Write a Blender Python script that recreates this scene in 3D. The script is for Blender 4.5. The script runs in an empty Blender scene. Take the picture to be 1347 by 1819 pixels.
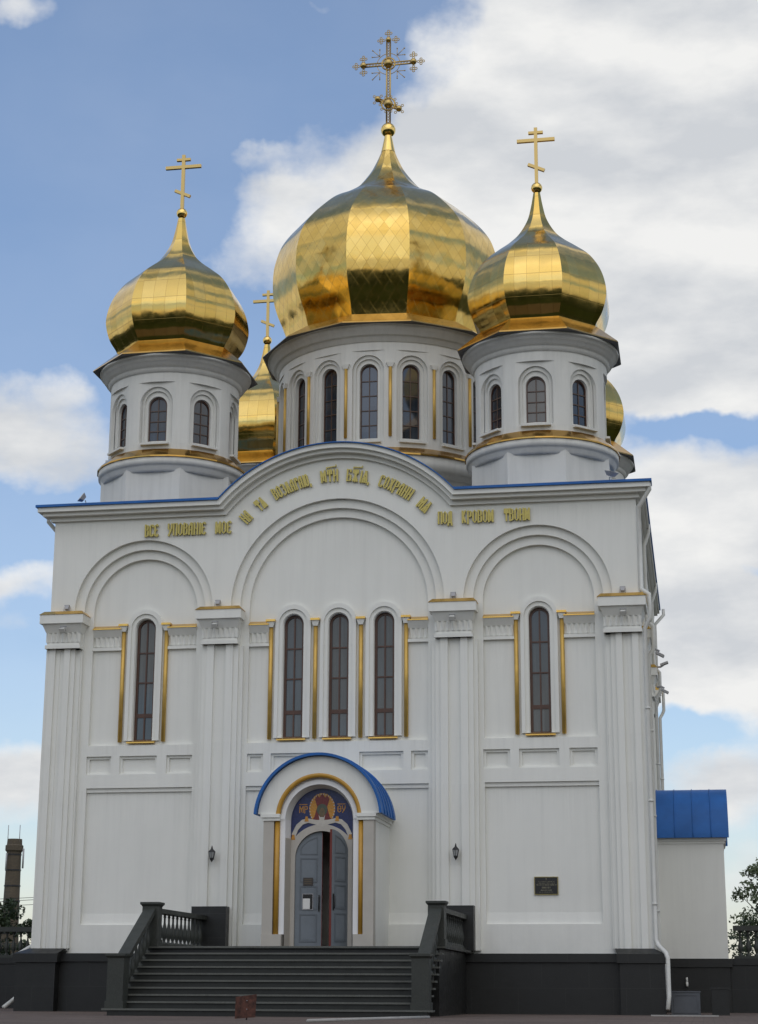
import bpy, bmesh, math, random
from mathutils import Vector, Matrix
from mathutils.geometry import tessellate_polygon
random.seed(7)
PI = math.pi
sc = bpy.context.scene
COL = sc.collection

# ------------------------------------------------------------------ camera
cam_d = bpy.data.cameras.new('camera'); cam = bpy.data.objects.new('camera', cam_d); COL.objects.link(cam)
yaw, pit, rol = 0.17641, 0.26272, 0.00452
fw = Vector((-math.sin(yaw)*math.cos(pit), math.cos(yaw)*math.cos(pit), math.sin(pit)))
rt = Vector((math.cos(yaw), math.sin(yaw), 0)); up = rt.cross(fw)
r2 = rt*math.cos(rol)+up*math.sin(rol); u2 = -rt*math.sin(rol)+up*math.cos(rol)
cam.matrix_world = Matrix(((r2.x, u2.x, -fw.x, 9.52705), (r2.y, u2.y, -fw.y, -46.86658), (r2.z, u2.z, -fw.z, 0.41406), (0, 0, 0, 1)))
cam_d.sensor_fit = 'VERTICAL'; cam_d.sensor_height = 24; cam_d.lens = 3169.87/1819*24
cam_d.clip_start = 0.1; cam_d.clip_end = 5000
sc.camera = cam

# ------------------------------------------------------------------ light
SUN_EL, SUN_AZ = math.radians(52), math.radians(172)      # azimuth from +Y towards +X: behind the viewer, veiled
sd = bpy.data.lights.new('sun', 'SUN'); sd.energy = 0.68; sd.angle = math.radians(75); sd.color = (1, 0.93, 0.82)
sun = bpy.data.objects.new('sun', sd); COL.objects.link(sun)
sdir = Vector((math.sin(SUN_AZ)*math.cos(SUN_EL), math.cos(SUN_AZ)*math.cos(SUN_EL), math.sin(SUN_EL)))
sun.rotation_euler = sdir.to_track_quat('Z', 'Y').to_euler(); sun.location = (0, -20, 40)
sc.view_settings.view_transform = 'Standard'; sc.view_settings.look = 'None'
sc.view_settings.exposure = 0.0; sc.view_settings.gamma = 1.0

class NT:
    def __init__(s, tree): s.t = tree; s.n = tree.nodes; s.l = tree.links
    def node(s, typ, **kw):
        n = s.n.new(typ)
        for k, v in kw.items(): setattr(n, k, v)
        return n
    def put(s, sock, v):
        if isinstance(v, bpy.types.NodeSocket): s.l.new(v, sock)
        else: sock.default_value = v
    def math(s, op, a, b=0.0, c=None, clamp=False):
        n = s.node('ShaderNodeMath', operation=op, use_clamp=clamp); s.put(n.inputs[0], a); s.put(n.inputs[1], b)
        if c is not None: s.put(n.inputs[2], c)
        return n.outputs[0]
    def vmath(s, op, a, b=None, scale=None):
        n = s.node('ShaderNodeVectorMath', operation=op); s.put(n.inputs[0], a)
        if b is not None: s.put(n.inputs[1], b)
        if scale is not None: s.put(n.inputs['Scale'], scale)
        return n.outputs[1] if op in ('LENGTH', 'DOT_PRODUCT') else n.outputs[0]
    def noise(s, vec, scale, detail=4, rough=0.55, dist=0.0, out=0):
        n = s.node('ShaderNodeTexNoise'); s.put(n.inputs['Vector'], vec); n.inputs['Scale'].default_value = scale
        n.inputs['Detail'].default_value = detail; n.inputs['Roughness'].default_value = rough; n.inputs['Distortion'].default_value = dist
        return n.outputs[out]
    def ramp(s, v, a, b, lo=0.0, hi=1.0, smooth=False):
        n = s.node('ShaderNodeMapRange'); n.interpolation_type = 'SMOOTHSTEP' if smooth else 'LINEAR'
        s.put(n.inputs[0], v); s.put(n.inputs[1], a); s.put(n.inputs[2], b); s.put(n.inputs[3], lo); s.put(n.inputs[4], hi)
        return n.outputs[0]
    def mix(s, f, a, b):
        n = s.node('ShaderNodeMix', data_type='RGBA'); s.put(n.inputs[0], f)
        s.put(n.inputs[6], a if isinstance(a, bpy.types.NodeSocket) else (*a, 1)); s.put(n.inputs[7], b if isinstance(b, bpy.types.NodeSocket) else (*b, 1))
        return n.outputs[2]
    def sep(s, v):
        n = s.node('ShaderNodeSeparateXYZ'); s.put(n.inputs[0], v); return n.outputs
    def comb(s, x, y, z=0.0):
        n = s.node('ShaderNodeCombineXYZ'); s.put(n.inputs[0], x); s.put(n.inputs[1], y); s.put(n.inputs[2], z); return n.outputs[0]

def build_world():
    w = bpy.data.worlds.new('World'); sc.world = w; w.use_nodes = True
    T = NT(w.node_tree); T.n.clear()
    out = T.node('ShaderNodeOutputWorld')
    sky = T.node('ShaderNodeTexSky', sky_type='NISHITA'); sky.sun_disc = False
    sky.sun_elevation = SUN_EL; sky.sun_rotation = SUN_AZ; sky.air_density = 1.15; sky.dust_density = 0.7; sky.ozone_density = 1.6
    bg1 = T.node('ShaderNodeBackground'); bg1.inputs[1].default_value = 0.15
    d = T.node('ShaderNodeTexCoord').outputs['Generated']
    x, y, z = T.sep(d)
    az = T.math('ARCTAN2', x, y); el = T.math('ARCSINE', z)
    T.l.new(T.vmath('MULTIPLY', sky.outputs[0], T.mix(T.ramp(el, 0.02, 0.5), (0.72, 0.72, 0.80), (0.98, 1.0, 1.04))), bg1.inputs[0])
    # warp the blob outlines with noise so that the banks get ragged edges
    n1 = T.noise(d, 7.0, 6, 0.6); n2 = T.noise(T.vmath('ADD', d, (3.1, 1.7, 0.3)), 7.0, 6, 0.6)
    azw = T.math('ADD', az, T.math('MULTIPLY', T.math('SUBTRACT', n1, 0.5), 0.10))
    elw = T.math('ADD', el, T.math('MULTIPLY', T.math('SUBTRACT', n2, 0.5), 0.08))
    B = [(0.005,0.509,0.105,0.060,1.30),(0.027,0.415,0.103,0.082,1.10),(-0.098,0.524,0.022,0.019,0.30),(-0.130,0.455,0.063,0.027,0.90),(-0.067,0.396,0.103,0.060,0.90),(0.014,0.343,0.084,0.028,0.80),(-0.376,0.294,0.049,0.025,0.75),(-0.356,0.326,0.020,0.011,0.40),(-0.247,0.427,0.028,0.024,0.50),(-0.270,0.395,0.024,0.017,0.40),(-0.222,0.400,0.021,0.019,0.40),(-0.326,0.525,0.011,0.017,0.34),(-0.396,0.527,0.022,0.008,0.55),(-0.220,0.543,0.018,0.005,0.50),(-0.272,0.485,0.011,0.006,0.26),(-0.254,0.460,0.019,0.004,0.28),(-0.153,0.516,0.015,0.014,0.30),(-0.237,0.443,0.021,0.009,0.30),(-0.385,0.228,0.032,0.014,0.62),(-0.380,0.198,0.019,0.009,0.32),(-0.375,0.109,0.035,0.024,0.70),(0.006,0.256,0.052,0.025,0.95),(0.023,0.203,0.061,0.035,0.85),(0.006,0.163,0.064,0.022,0.75),(0.015,0.111,0.041,0.016,0.60),(0.019,0.066,0.041,0.019,0.35),(-0.001,0.311,0.040,0.010,-0.95),(-0.008,0.139,0.029,0.008,-0.60),(0.033,0.230,0.019,0.006,-0.40),(-0.354,0.415,0.083,0.069,-0.40),(-0.318,0.356,0.067,0.025,-0.25),(-0.384,0.256,0.039,0.013,-0.50),(-0.190,0.524,0.066,0.035,-0.35),(-0.375,0.158,0.029,0.019,-0.30),]
    tot = None
    for a, e, ra, re, amp in B:
        u = T.math('MULTIPLY', T.math('SUBTRACT', azw, a), 1/ra); v = T.math('MULTIPLY', T.math('SUBTRACT', elw, e), 1/re)
        r = T.math('ADD', T.math('MULTIPLY', u, u), T.math('MULTIPLY', v, v))
        g = T.math('MULTIPLY', T.math('EXPONENT', T.math('MULTIPLY', r, -0.7)), amp)
        tot = g if tot is None else T.math('ADD', tot, g)
    # elsewhere in the sky: broken cloud from the same kind of noise
    flat = T.vmath('DIVIDE', d, T.comb(T.math('ADD', T.math('ABSOLUTE', z), 0.35), T.math('ADD', T.math('ABSOLUTE', z), 0.35), T.math('ADD', T.math('ABSOLUTE', z), 0.35)))
    gen = T.noise(flat, 1.6, 7, 0.6, 0.4)
    near = T.math('MULTIPLY', T.ramp(T.math('ABSOLUTE', T.math('ADD', az, 0.18)), 0.32, 0.55), 1.0)
    gen = T.math('MULTIPLY', T.ramp(gen, 0.40, 0.60, 0.0, 1.0), near)
    fine = T.noise(T.vmath('MULTIPLY', d, (1, 1, 1.5)), 13.0, 9, 0.6, 0.0)
    dens = T.math('ADD', T.math('ADD', tot, gen), T.math('MULTIPLY', T.math('SUBTRACT', fine, 0.5), 0.9))
    dens = T.ramp(dens, 0.12, 0.66, 0, 1, True)
    # cloud brightness: bright cumulus tops, greyer bases
    dd = T.vmath('MULTIPLY', d, (1, 1, 2.4))
    s1 = T.noise(dd, 8.0, 7, 0.55)
    s2 = T.noise(T.vmath('ADD', dd, (0, 0, 0.05)), 8.0, 7, 0.55)
    lit = T.math('ADD', T.math('MULTIPLY', T.math('SUBTRACT', s1, s2), 3.0), T.ramp(s1, 0.25, 0.75, 0.2, 0.95))
    edge = T.ramp(dens, 0.2, 1.0, 0.35, 0.0)
    ccol = T.mix(T.ramp(T.math('ADD', lit, edge), -0.1, 1.15, 0, 1), (0.62, 0.645, 0.68), (0.88, 0.88, 0.87))
    haze = T.ramp(el, 0.0, 0.12, 0.25, 0.0)
    dens = T.math('MAXIMUM', dens, T.math('MAXIMUM', haze, T.ramp(T.noise(d, 3.0, 5, 0.6), 0.3, 0.75, 0.01, 0.12)))
    bg2 = T.node('ShaderNodeBackground'); T.l.new(ccol, bg2.inputs[0]); bg2.inputs[1].default_value = 1.0
    mx = T.node('ShaderNodeMixShader'); T.l.new(dens, mx.inputs[0]); T.l.new(bg1.outputs[0], mx.inputs[1]); T.l.new(bg2.outputs[0], mx.inputs[2])
    T.l.new(mx.outputs[0], out.inputs[0])
build_world()

# ------------------------------------------------------------------ materials
def mat(name, col, rough=0.6, metal=0.0, var=0.0, vscale=3.0, bump=0.0, bscale=40.0, spec=0.5, streak=0.0, coat=0.0):
    m = bpy.data.materials.new(name); m.use_nodes = True; T = NT(m.node_tree)
    b = T.n['Principled BSDF']; b.inputs['Roughness'].default_value = rough; b.inputs['Metallic'].default_value = metal
    b.inputs['Specular IOR Level'].default_value = spec; b.inputs['Coat Weight'].default_value = coat
    co = T.node('ShaderNodeNewGeometry').outputs['Position']
    c = (*col, 1)
    if var or streak:
        f = T.ramp(T.noise(co, vscale, 5, 0.6), 0.3, 0.7)
        if streak:
            f2 = T.ramp(T.noise(T.vmath('MULTIPLY', co, (1, 1, 0.06)), 5.0, 4, 0.6), 0.45, 0.75)
            f = T.math('ADD', T.math('MULTIPLY', f, 0.5), T.math('MULTIPLY', f2, streak), clamp=True)
            _, _, pz = T.sep(co)      # rain streaks running down from each ledge, and splash dirt at the foot
            st_ = T.ramp(T.noise(T.vmath('MULTIPLY', co, (1, 1, 0.05)), 11.0, 3, 0.7), 0.48, 0.72)
            led = None
            for zt, ln in ((13.2, 1.3), (9.6, 1.6), (6.95, 0.7), (5.7, 1.5), (15.7, 0.5)):
                k_ = T.math('MULTIPLY', T.math('LESS_THAN', pz, zt), T.ramp(pz, zt-ln, zt, 0, 1))
                led = k_ if led is None else T.math('MAXIMUM', led, k_)
            foot = T.math('MULTIPLY', T.ramp(pz, 1.4, 2.3, 1, 0), T.ramp(T.noise(co, 2.3, 5, 0.65), 0.35, 0.7))
            f = T.math('ADD', f, T.math('ADD', T.math('MULTIPLY', T.math('MULTIPLY', st_, led), 0.75), T.math('MULTIPLY', foot, 0.7)))
        c = T.mix(f, tuple(min(1, k*(1+var)) for k in col), tuple(k*(1-var) for k in col))
    T.put(b.inputs['Base Color'], c)
    if bump:
        bn = T.node('ShaderNodeBump'); bn.inputs['Strength'].default_value = bump; bn.inputs['Distance'].default_value = 0.02
        T.put(bn.inputs['Height'], T.noise(co, bscale, 4, 0.6)); T.l.new(bn.outputs[0], b.inputs['Normal'])
    return m

def granite(name, col, rough=0.35, jx=1.2, jz=0.62, joints=True):
    m = bpy.data.materials.new(name); m.use_nodes = True; T = NT(m.node_tree); b = T.n['Principled BSDF']
    co = T.node('ShaderNodeNewGeometry').outputs['Position']
    sp = T.ramp(T.noise(co, 90.0, 2, 0.5), 0.35, 0.7)
    big = T.ramp(T.noise(co, 1.3, 4, 0.6), 0.3, 0.7)
    c = T.mix(sp, tuple(k*0.65 for k in col), tuple(k*1.6 for k in col))
    c = T.mix(T.math('MULTIPLY', big, 0.5), c, tuple(k*1.5 for k in col))
    if joints:
        x, y, z = T.sep(co)
        h = T.math('ADD', x, y)
        row = T.math('FLOOR', T.math('DIVIDE', T.math('ADD', z, 0.1), jz))
        u = T.math('FRACT', T.math('ADD', T.math('DIVIDE', h, jx), T.math('MULTIPLY', row, 0.5)))
        v = T.math('FRACT', T.math('DIVIDE', T.math('ADD', z, 0.1), jz))
        ln = T.math('MAXIMUM', T.math('LESS_THAN', u, 0.007), T.math('LESS_THAN', v, 0.013))
        c = T.mix(T.math('MULTIPLY', ln, 0.14), c, (0.14, 0.14, 0.13))
        tid = T.node('ShaderNodeTexWhiteNoise', noise_dimensions='2D')
        T.l.new(T.comb(T.math('FLOOR', T.math('ADD', T.math('DIVIDE', h, jx), T.math('MULTIPLY', row, 0.5))), row), tid.inputs['Vector'])
        c = T.mix(T.math('MULTIPLY', tid.outputs[0], 0.15), c, tuple(k*1.9 for k in col))
    T.put(b.inputs['Base Color'], c); T.put(b.inputs['Roughness'], T.ramp(T.noise(co, 5, 4), 0.3, 0.7, rough, rough+0.2))
    return m

def gold_dome(name, kind):
    """polished gilded sheet: seams and slightly different tilt per sheet (UV in metres)"""
    m = bpy.data.materials.new(name); m.use_nodes = True; T = NT(m.node_tree); b = T.n['Principled BSDF']
    uv = T.node('ShaderNodeUVMap'); uv.uv_map = 'UVMap'
    u, v, _ = T.sep(uv.outputs[0])
    co = T.node('ShaderNodeNewGeometry').outputs['Position']
    if kind == 'diamond':
        a = T.math('ADD', T.math('DIVIDE', u, 0.36), T.math('DIVIDE', v, 0.56)); c = T.math('SUBTRACT', T.math('DIVIDE', u, 0.36), T.math('DIVIDE', v, 0.56))
        w = 0.035
    else:
        c = T.math('DIVIDE', v, 0.66); a = T.math('ADD', T.math('DIVIDE', u, 0.36), 0.5)
        w = 0.03
    ln = T.math('MAXIMUM', T.math('LESS_THAN', T.math('FRACT', a), w), T.math('LESS_THAN', T.math('FRACT', c), w))
    wn = T.node('ShaderNodeTexWhiteNoise', noise_dimensions='2D'); T.l.new(T.comb(T.math('FLOOR', a), T.math('FLOOR', c)), wn.inputs['Vector'])
    col = T.mix(wn.outputs[0], (0.61, 0.41, 0.105), (0.71, 0.50, 0.155))
    col = T.mix(T.math('MULTIPLY', T.ramp(T.noise(co, 2.5, 5, 0.6), 0.45, 0.75), 0.3), col, (0.62, 0.42, 0.14))
    col = T.mix(T.math('MULTIPLY', ln, 0.4), col, (0.22, 0.13, 0.04))
    T.put(b.inputs['Base Color'], col); b.inputs['Metallic'].default_value = 1.0
    T.put(b.inputs['Roughness'], T.ramp(T.noise(co, 4, 3), 0.3, 0.7, 0.09, 0.20))
    geo = T.node('ShaderNodeNewGeometry')
    jit = T.vmath('SUBTRACT', wn.outputs[1], (0.5, 0.5, 0.5))
    wav = T.vmath('SUBTRACT', T.noise(co, 2.2, 3, 0.5, out=1), (0.5, 0.5, 0.5))
    nrm = T.vmath('ADD', geo.outputs['Normal'], T.vmath('ADD', T.vmath('SCALE', jit, scale=0.022), T.vmath('SCALE', wav, scale=0.11)))
    bn = T.node('ShaderNodeBump'); bn.inputs['Strength'].default_value = 0.22; bn.inputs['Distance'].default_value = 0.012
    T.put(bn.inputs['Height'], T.math('SUBTRACT', 1.0, ln)); T.l.new(T.vmath('NORMALIZE', nrm), bn.inputs['Normal'])
    T.l.new(bn.outputs[0], b.inputs['Normal'])
    return m

def glass(name, col, top=None):
    m = bpy.data.materials.new(name); m.use_nodes = True; T = NT(m.node_tree); b = T.n['Principled BSDF']
    co = T.node('ShaderNodeNewGeometry').outputs['Position']
    x, y, z = T.sep(co)
    folds = T.noise(T.vmath('MULTIPLY', co, (1, 1, 0.05)), 9.0, 3, 0.5)
    c = T.mix(T.ramp(folds, 0.35, 0.65), tuple(k*0.75 for k in col), tuple(k*1.25 for k in col))
    wn = T.node('ShaderNodeTexWhiteNoise', noise_dimensions='3D')
    T.l.new(T.comb(T.math('FLOOR', T.math('DIVIDE', x, 0.31)), T.math('FLOOR', T.math('DIVIDE', y, 0.6)), T.math('FLOOR', T.math('DIVIDE', T.math('SUBTRACT', z, 0.3), 0.84))), wn.inputs['Vector'])
    c = T.mix(T.math('MULTIPLY', wn.outputs[0], 0.55), c, tuple(k*0.35 for k in col))
    T.put(b.inputs['Base Color'], c); b.inputs['Roughness'].default_value = 0.06; b.inputs['Specular IOR Level'].default_value = 0.9
    bn = T.node('ShaderNodeBump'); bn.inputs['Strength'].default_value = 0.06; T.put(bn.inputs['Height'], T.noise(co, 2.0, 2)); T.l.new(bn.outputs[0], b.inputs['Normal'])
    return m

def brick(name, c1, c2, mortar, w, h):
    m = bpy.data.materials.new(name); m.use_nodes = True; T = NT(m.node_tree); b = T.n['Principled BSDF']
    co = T.node('ShaderNodeNewGeometry').outputs['Position']; x, y, z = T.sep(co)
    n = T.node('ShaderNodeTexBrick'); T.l.new(T.comb(T.math('ADD', x, y), z), n.inputs['Vector']); n.inputs['Scale'].default_value = 1
    n.inputs['Color1'].default_value = (*c1, 1); n.inputs['Color2'].default_value = (*c2, 1); n.inputs['Mortar'].default_value = (*mortar, 1)
    n.inputs['Brick Width'].default_value = w; n.inputs['Row Height'].default_value = h; n.inputs['Mortar Size'].default_value = 0.012
    c = T.mix(T.ramp(T.noise(co, 0.9, 5), 0.35, 0.7, 0, 0.5), n.outputs[0], tuple(k*0.5 for k in c1))
    T.put(b.inputs['Base Color'], c); b.inputs['Roughness'].default_value = 0.9
    return m

def ground_mat(name):
    m = bpy.data.materials.new(name); m.use_nodes = True; T = NT(m.node_tree); b = T.n['Principled BSDF']
    co = T.node('ShaderNodeNewGeometry').outputs['Position']; x, y, z = T.sep(co)
    r = T.vmath('LENGTH', co)
    n = T.node('ShaderNodeTexBrick'); T.l.new(T.comb(x, y), n.inputs['Vector']); n.inputs['Scale'].default_value = 1
    n.inputs['Color1'].default_value = (0.17, 0.13, 0.112, 1); n.inputs['Color2'].default_value = (0.125, 0.096, 0.084, 1); n.inputs['Mortar'].default_value = (0.07, 0.065, 0.06, 1)
    n.inputs['Brick Width'].default_value = 0.42; n.inputs['Row Height'].default_value = 0.21; n.inputs['Mortar Size'].default_value = 0.008
    pav = T.mix(T.ramp(T.noise(co, 0.5, 6, 0.65), 0.35, 0.7, 0, 0.8), n.outputs[0], (0.085, 0.068, 0.058))
    gr = T.mix(T.ramp(T.noise(co, 0.25, 7, 0.7), 0.3, 0.7), (0.014, 0.024, 0.008), (0.036, 0.052, 0.018))
    c = T.mix(T.ramp(T.math('ADD', r, T.math('MULTIPLY', T.noise(co, 0.1, 4), 10)), 33, 35), pav, gr)
    T.put(b.inputs['Base Color'], c); b.inputs['Roughness'].default_value = 0.95; b.inputs['Specular IOR Level'].default_value = 0.15
    return m

def leafmat(name, a, c):
    m = bpy.data.materials.new(name); m.use_nodes = True; T = NT(m.node_tree); b = T.n['Principled BSDF']
    co = T.node('ShaderNodeNewGeometry')
    f = T.math('ADD', T.math('MULTIPLY', T.noise(co.outputs['Position'], 0.8, 4), 0.6), T.math('MULTIPLY', T.noise(co.outputs['Position'], 6, 2), 0.4))
    T.put(b.inputs['Base Color'], T.mix(T.ramp(f, 0.35, 0.65), a, c)); b.inputs['Roughness'].default_value = 0.6
    return m

WHITE = mat('white_plaster', (0.745, 0.745, 0.70), 0.75, var=0.05, vscale=0.7, bump=0.12, bscale=60, streak=0.5)
WHITE2 = mat('white_drum_plaster', (0.67, 0.665, 0.625), 0.75, var=0.07, vscale=1.2, bump=0.12, bscale=60, streak=0.8)
BRIGHT = mat('white_paint', (0.80, 0.80, 0.80), 0.6, var=0.02, vscale=2)
BEIGE = mat('beige_stone', (0.46, 0.43, 0.38), 0.6, var=0.06, vscale=2, bump=0.1)
GRANITE = granite('dark_granite', (0.0085, 0.009, 0.0085))
GRSTEP = granite('green_grey_granite', (0.012, 0.0135, 0.0115), 0.45, joints=False)
GRRAIL = granite('rail_granite', (0.028, 0.031, 0.026), 0.45, joints=False)
ROOFGREY = mat('muted_unseen_roof', (0.11, 0.11, 0.11), 0.8, var=0.2)  # unseen blue roof greyed and darkened to hold down bounce and reflection
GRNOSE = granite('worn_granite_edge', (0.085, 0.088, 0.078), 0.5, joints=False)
COPPER = mat('gold_flashing', (0.72, 0.45, 0.12), 0.25, 1.0, var=0.15, vscale=1.5, bump=0.25, bscale=3)
GILT = mat('gilded_metal', (0.85, 0.60, 0.20), 0.18, 1.0, var=0.08, vscale=3)
CROSSGOLD = mat('cross_gilding', (0.52, 0.37, 0.14), 0.35, 1.0)
GILTSKIRT = mat('gilded_skirt', (0.54, 0.32, 0.085), 0.20, 1.0, var=0.12, vscale=2, bump=0.3, bscale=2.5)
LETTER = mat('gold_letter', (0.46, 0.38, 0.11), 0.4, 0.5)
ROD = mat('gilded_rod', (0.60, 0.39, 0.10), 0.5, 0.55, var=0.15, vscale=3)
PLRIM = mat('plaque_rim_gold', (0.30, 0.25, 0.10), 0.5, 0.5)  # duller gold for the plaque rim
OCHRE = mat('ochre_paint', (0.50, 0.27, 0.035), 0.45, var=0.1, vscale=4)
BLUE = mat('blue_roof_metal', (0.018, 0.115, 0.37), 0.5, 0.0, var=0.18, vscale=1.2, spec=0.3)
DOME_D = gold_dome('gold_diamond_sheets', 'diamond'); DOME_R = gold_dome('gold_sheets', 'rect')
BROWN = mat('brown_window_frame', (0.075, 0.032, 0.018), 0.4, var=0.2, vscale=5)
GLASS = glass('curtained_glass', (0.062, 0.075, 0.08)); GLASSD = glass('dark_glass', (0.035, 0.045, 0.06))
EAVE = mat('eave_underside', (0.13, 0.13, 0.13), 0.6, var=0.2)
DOOR = mat('grey_door_paint', (0.165, 0.19, 0.215), 0.45, var=0.1, vscale=3)
DOORSH = mat('grey_door_moulding', (0.125, 0.145, 0.165), 0.45)
RED = mat('red_brown_door_edge', (0.16, 0.025, 0.018), 0.5, var=0.15)
BLACK = mat('painted_darkness', (0.006, 0.006, 0.006), 0.9)  # near-black colour stands in for the unlit room behind the door
IRON = mat('black_iron', (0.015, 0.015, 0.017), 0.4)
LAMPGL = mat('lantern_glass', (0.35, 0.36, 0.36), 0.1)
PIPE = mat('white_pipe', (0.60, 0.60, 0.565), 0.4, var=0.06, vscale=3)
GREY = mat('grey_housing', (0.36, 0.36, 0.37), 0.45); LENS = mat('floodlight_glass', (0.10, 0.10, 0.11), 0.08)
METALBOX = mat('grey_sheet_metal', (0.10, 0.11, 0.125), 0.5, var=0.1)
PLAQUE = mat('black_plaque', (0.012, 0.012, 0.014), 0.2); PLTEXT = mat('plaque_lettering', (0.16, 0.15, 0.10), 0.5)
PAPER = mat('white_paper', (0.75, 0.75, 0.72), 0.7); RUST = mat('rusty_sheet', (0.075, 0.028, 0.018), 0.8, var=0.75, vscale=9, bump=0.3)
BRICK = brick('chimney_brick', (0.135, 0.105, 0.07), (0.105, 0.085, 0.06), (0.09, 0.078, 0.062), 0.28, 0.09)
GROUND = ground_mat('ground_paving')
KERB = mat('pale_kerb', (0.36, 0.35, 0.33), 0.8, var=0.1)
BARK = mat('bark', (0.07, 0.055, 0.04), 0.9, var=0.3, vscale=8)
LEAF = leafmat('leaves', (0.04, 0.065, 0.02), (0.12, 0.15, 0.06)); LEAFD = leafmat('dark_leaves', (0.012, 0.026, 0.010), (0.045, 0.07, 0.025))
M_BLUE = mat('mosaic_blue', (0.012, 0.022, 0.10), 0.35, var=0.5, vscale=22); M_GOLD = mat('mosaic_gold', (0.48, 0.22, 0.025), 0.35, var=0.25, vscale=22)
M_RED = mat('mosaic_red', (0.15, 0.018, 0.018), 0.4, var=0.3, vscale=22); M_SKIN = mat('mosaic_skin', (0.14, 0.10, 0.05), 0.5, var=0.2, vscale=22)
M_WHITE = mat('mosaic_white', (0.50, 0.47, 0.42), 0.5, var=0.1, vscale=15); M_GREEN = mat('mosaic_green', (0.07, 0.085, 0.06), 0.5, var=0.2, vscale=22)
MUNTIN = mat('brown_muntin', (0.085, 0.05, 0.035), 0.45)

# ------------------------------------------------------------------ mesh helpers
class MB:
    def __init__(s): s.v = []; s.f = []; s.m = []; s.uv = {}; s.cur = 0; s.sm = set()
    def add(s, vs, fs, smooth=False):
        o = len(s.v); s.v += [tuple(p) for p in vs]
        for f in fs:
            if smooth: s.sm.add(len(s.f))
            s.f.append(tuple(o+i for i in f)); s.m.append(s.cur)
        return s
    def box(s, x0, x1, y0, y1, z0, z1):
        return s.add([(x0,y0,z0),(x1,y0,z0),(x1,y1,z0),(x0,y1,z0),(x0,y0,z1),(x1,y0,z1),(x1,y1,z1),(x0,y1,z1)],
                     [(0,3,2,1),(4,5,6,7),(0,1,5,4),(1,2,6,5),(2,3,7,6),(3,0,4,7)])
    def frust(s, b0, b1):   # (x0,x1,y0,y1,z) bottom and top rectangles
        a, c = b0, b1
        return s.add([(a[0],a[2],a[4]),(a[1],a[2],a[4]),(a[1],a[3],a[4]),(a[0],a[3],a[4]),(c[0],c[2],c[4]),(c[1],c[2],c[4]),(c[1],c[3],c[4]),(c[0],c[3],c[4])],
                     [(0,3,2,1),(4,5,6,7),(0,1,5,4),(1,2,6,5),(2,3,7,6),(3,0,4,7)])
    def prism(s, outer, y0, y1, holes=()):       # polygon in XZ, extruded along Y
        loops = [list(outer)]+[list(h) for h in holes]
        tris = tessellate_polygon([[Vector((p[0], p[1], 0)) for p in l] for l in loops])
        flat = [p for l in loops for p in l]; n = len(flat)
        vs = [(p[0], y0, p[1]) for p in flat]+[(p[0], y1, p[1]) for p in flat]
        fs = []
        for t in tris:
            fs.append(tuple(t)); fs.append(tuple(n+i for i in reversed(t)))
        o = 0
        for l in loops:
            k = len(l)
            for i in range(k):
                j = (i+1) % k; fs.append((o+i, o+j, n+o+j, n+o+i))
            o += k
        return s.add(vs, fs)
    def lathe(s, prof, n, cx=0, cy=0, phase=0.0, smooth=True, facets=False, cap=False):
        # prof: list of (r, z) bottom to top
        if facets:      # flat gores with hard ridges, smooth up the gore, uv in metres
            for k in range(n):
                a0 = phase+2*PI*k/n; a1 = phase+2*PI*(k+1)/n
                vs = []; uvs = []; L = 0
                NS = 1
                for i, (r, z) in enumerate(prof):
                    if i: L += math.hypot(r-prof[i-1][0], z-prof[i-1][1])
                    hw = r*math.sin(PI/n)
                    vs += [(cx+r*math.sin(a0), cy-r*math.cos(a0), z), (cx+r*math.sin(a1), cy-r*math.cos(a1), z)]
                    uvs += [(-hw, L), (hw, L)]
                fs = [(2*i, 2*i+1, 2*i+3, 2*i+2) for i in range(len(prof)-1)]
                o = len(s.v); s.add(vs, fs, smooth)
                for i, t in enumerate(uvs): s.uv[o+i] = (t[0]+k*7.2, t[1])
            return s
        vs = []
        for r, z in prof:
            for k in range(n):
                a = phase+2*PI*k/n; vs.append((cx+r*math.sin(a), cy-r*math.cos(a), z))
        fs = []
        for i in range(len(prof)-1):
            for k in range(n):
                j = (k+1) % n; fs.append((i*n+k, i*n+j, (i+1)*n+j, (i+1)*n+k))
        s.add(vs, fs, smooth)
        if cap:
            s.add([vs[i] for i in range(n)], [tuple(reversed(range(n)))]); s.add([vs[len(vs)-n+i] for i in range(n)], [tuple(range(n))])
        return s
    def tube(s, pts, r, n=8, caps=True):
        pts = [Vector(p) for p in pts]; rr = r if isinstance(r, (list, tuple)) else [r]*len(pts)
        vs = []; N = None
        for i, p in enumerate(pts):
            a = (pts[i]-pts[i-1]).normalized() if i else (pts[1]-pts[0]).normalized()
            b = (pts[i+1]-pts[i]).normalized() if i < len(pts)-1 else a
            t = (a+b).normalized() if (a+b).length > 1e-6 else a
            if N is None:
                N = t.orthogonal().normalized()
            N = (N-t*N.dot(t)).normalized(); Bn = t.cross(N)
            k = 1/max(0.35, t.dot(a))
            for j in range(n):
                c = 2*PI*j/n; vs.append(p+(N*math.cos(c)+Bn*math.sin(c))*rr[i]*(k if abs(t.dot(a)) < 0.999 else 1))
        fs = [(i*n+j, i*n+(j+1) % n, (i+1)*n+(j+1) % n, (i+1)*n+j) for i in range(len(pts)-1) for j in range(n)]
        if caps: fs += [tuple(reversed(range(n))), tuple(range((len(pts)-1)*n, len(pts)*n))]
        return s.add(vs, fs, True)
    def sphere(s, c, r, n=16, m=10, sz=1.0):
        prof = [(max(1e-4, r*math.sin(PI*i/m)), c[2]-r*sz*math.cos(PI*i/m)) for i in range(m+1)]
        return s.lathe(prof, n, c[0], c[1])
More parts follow.
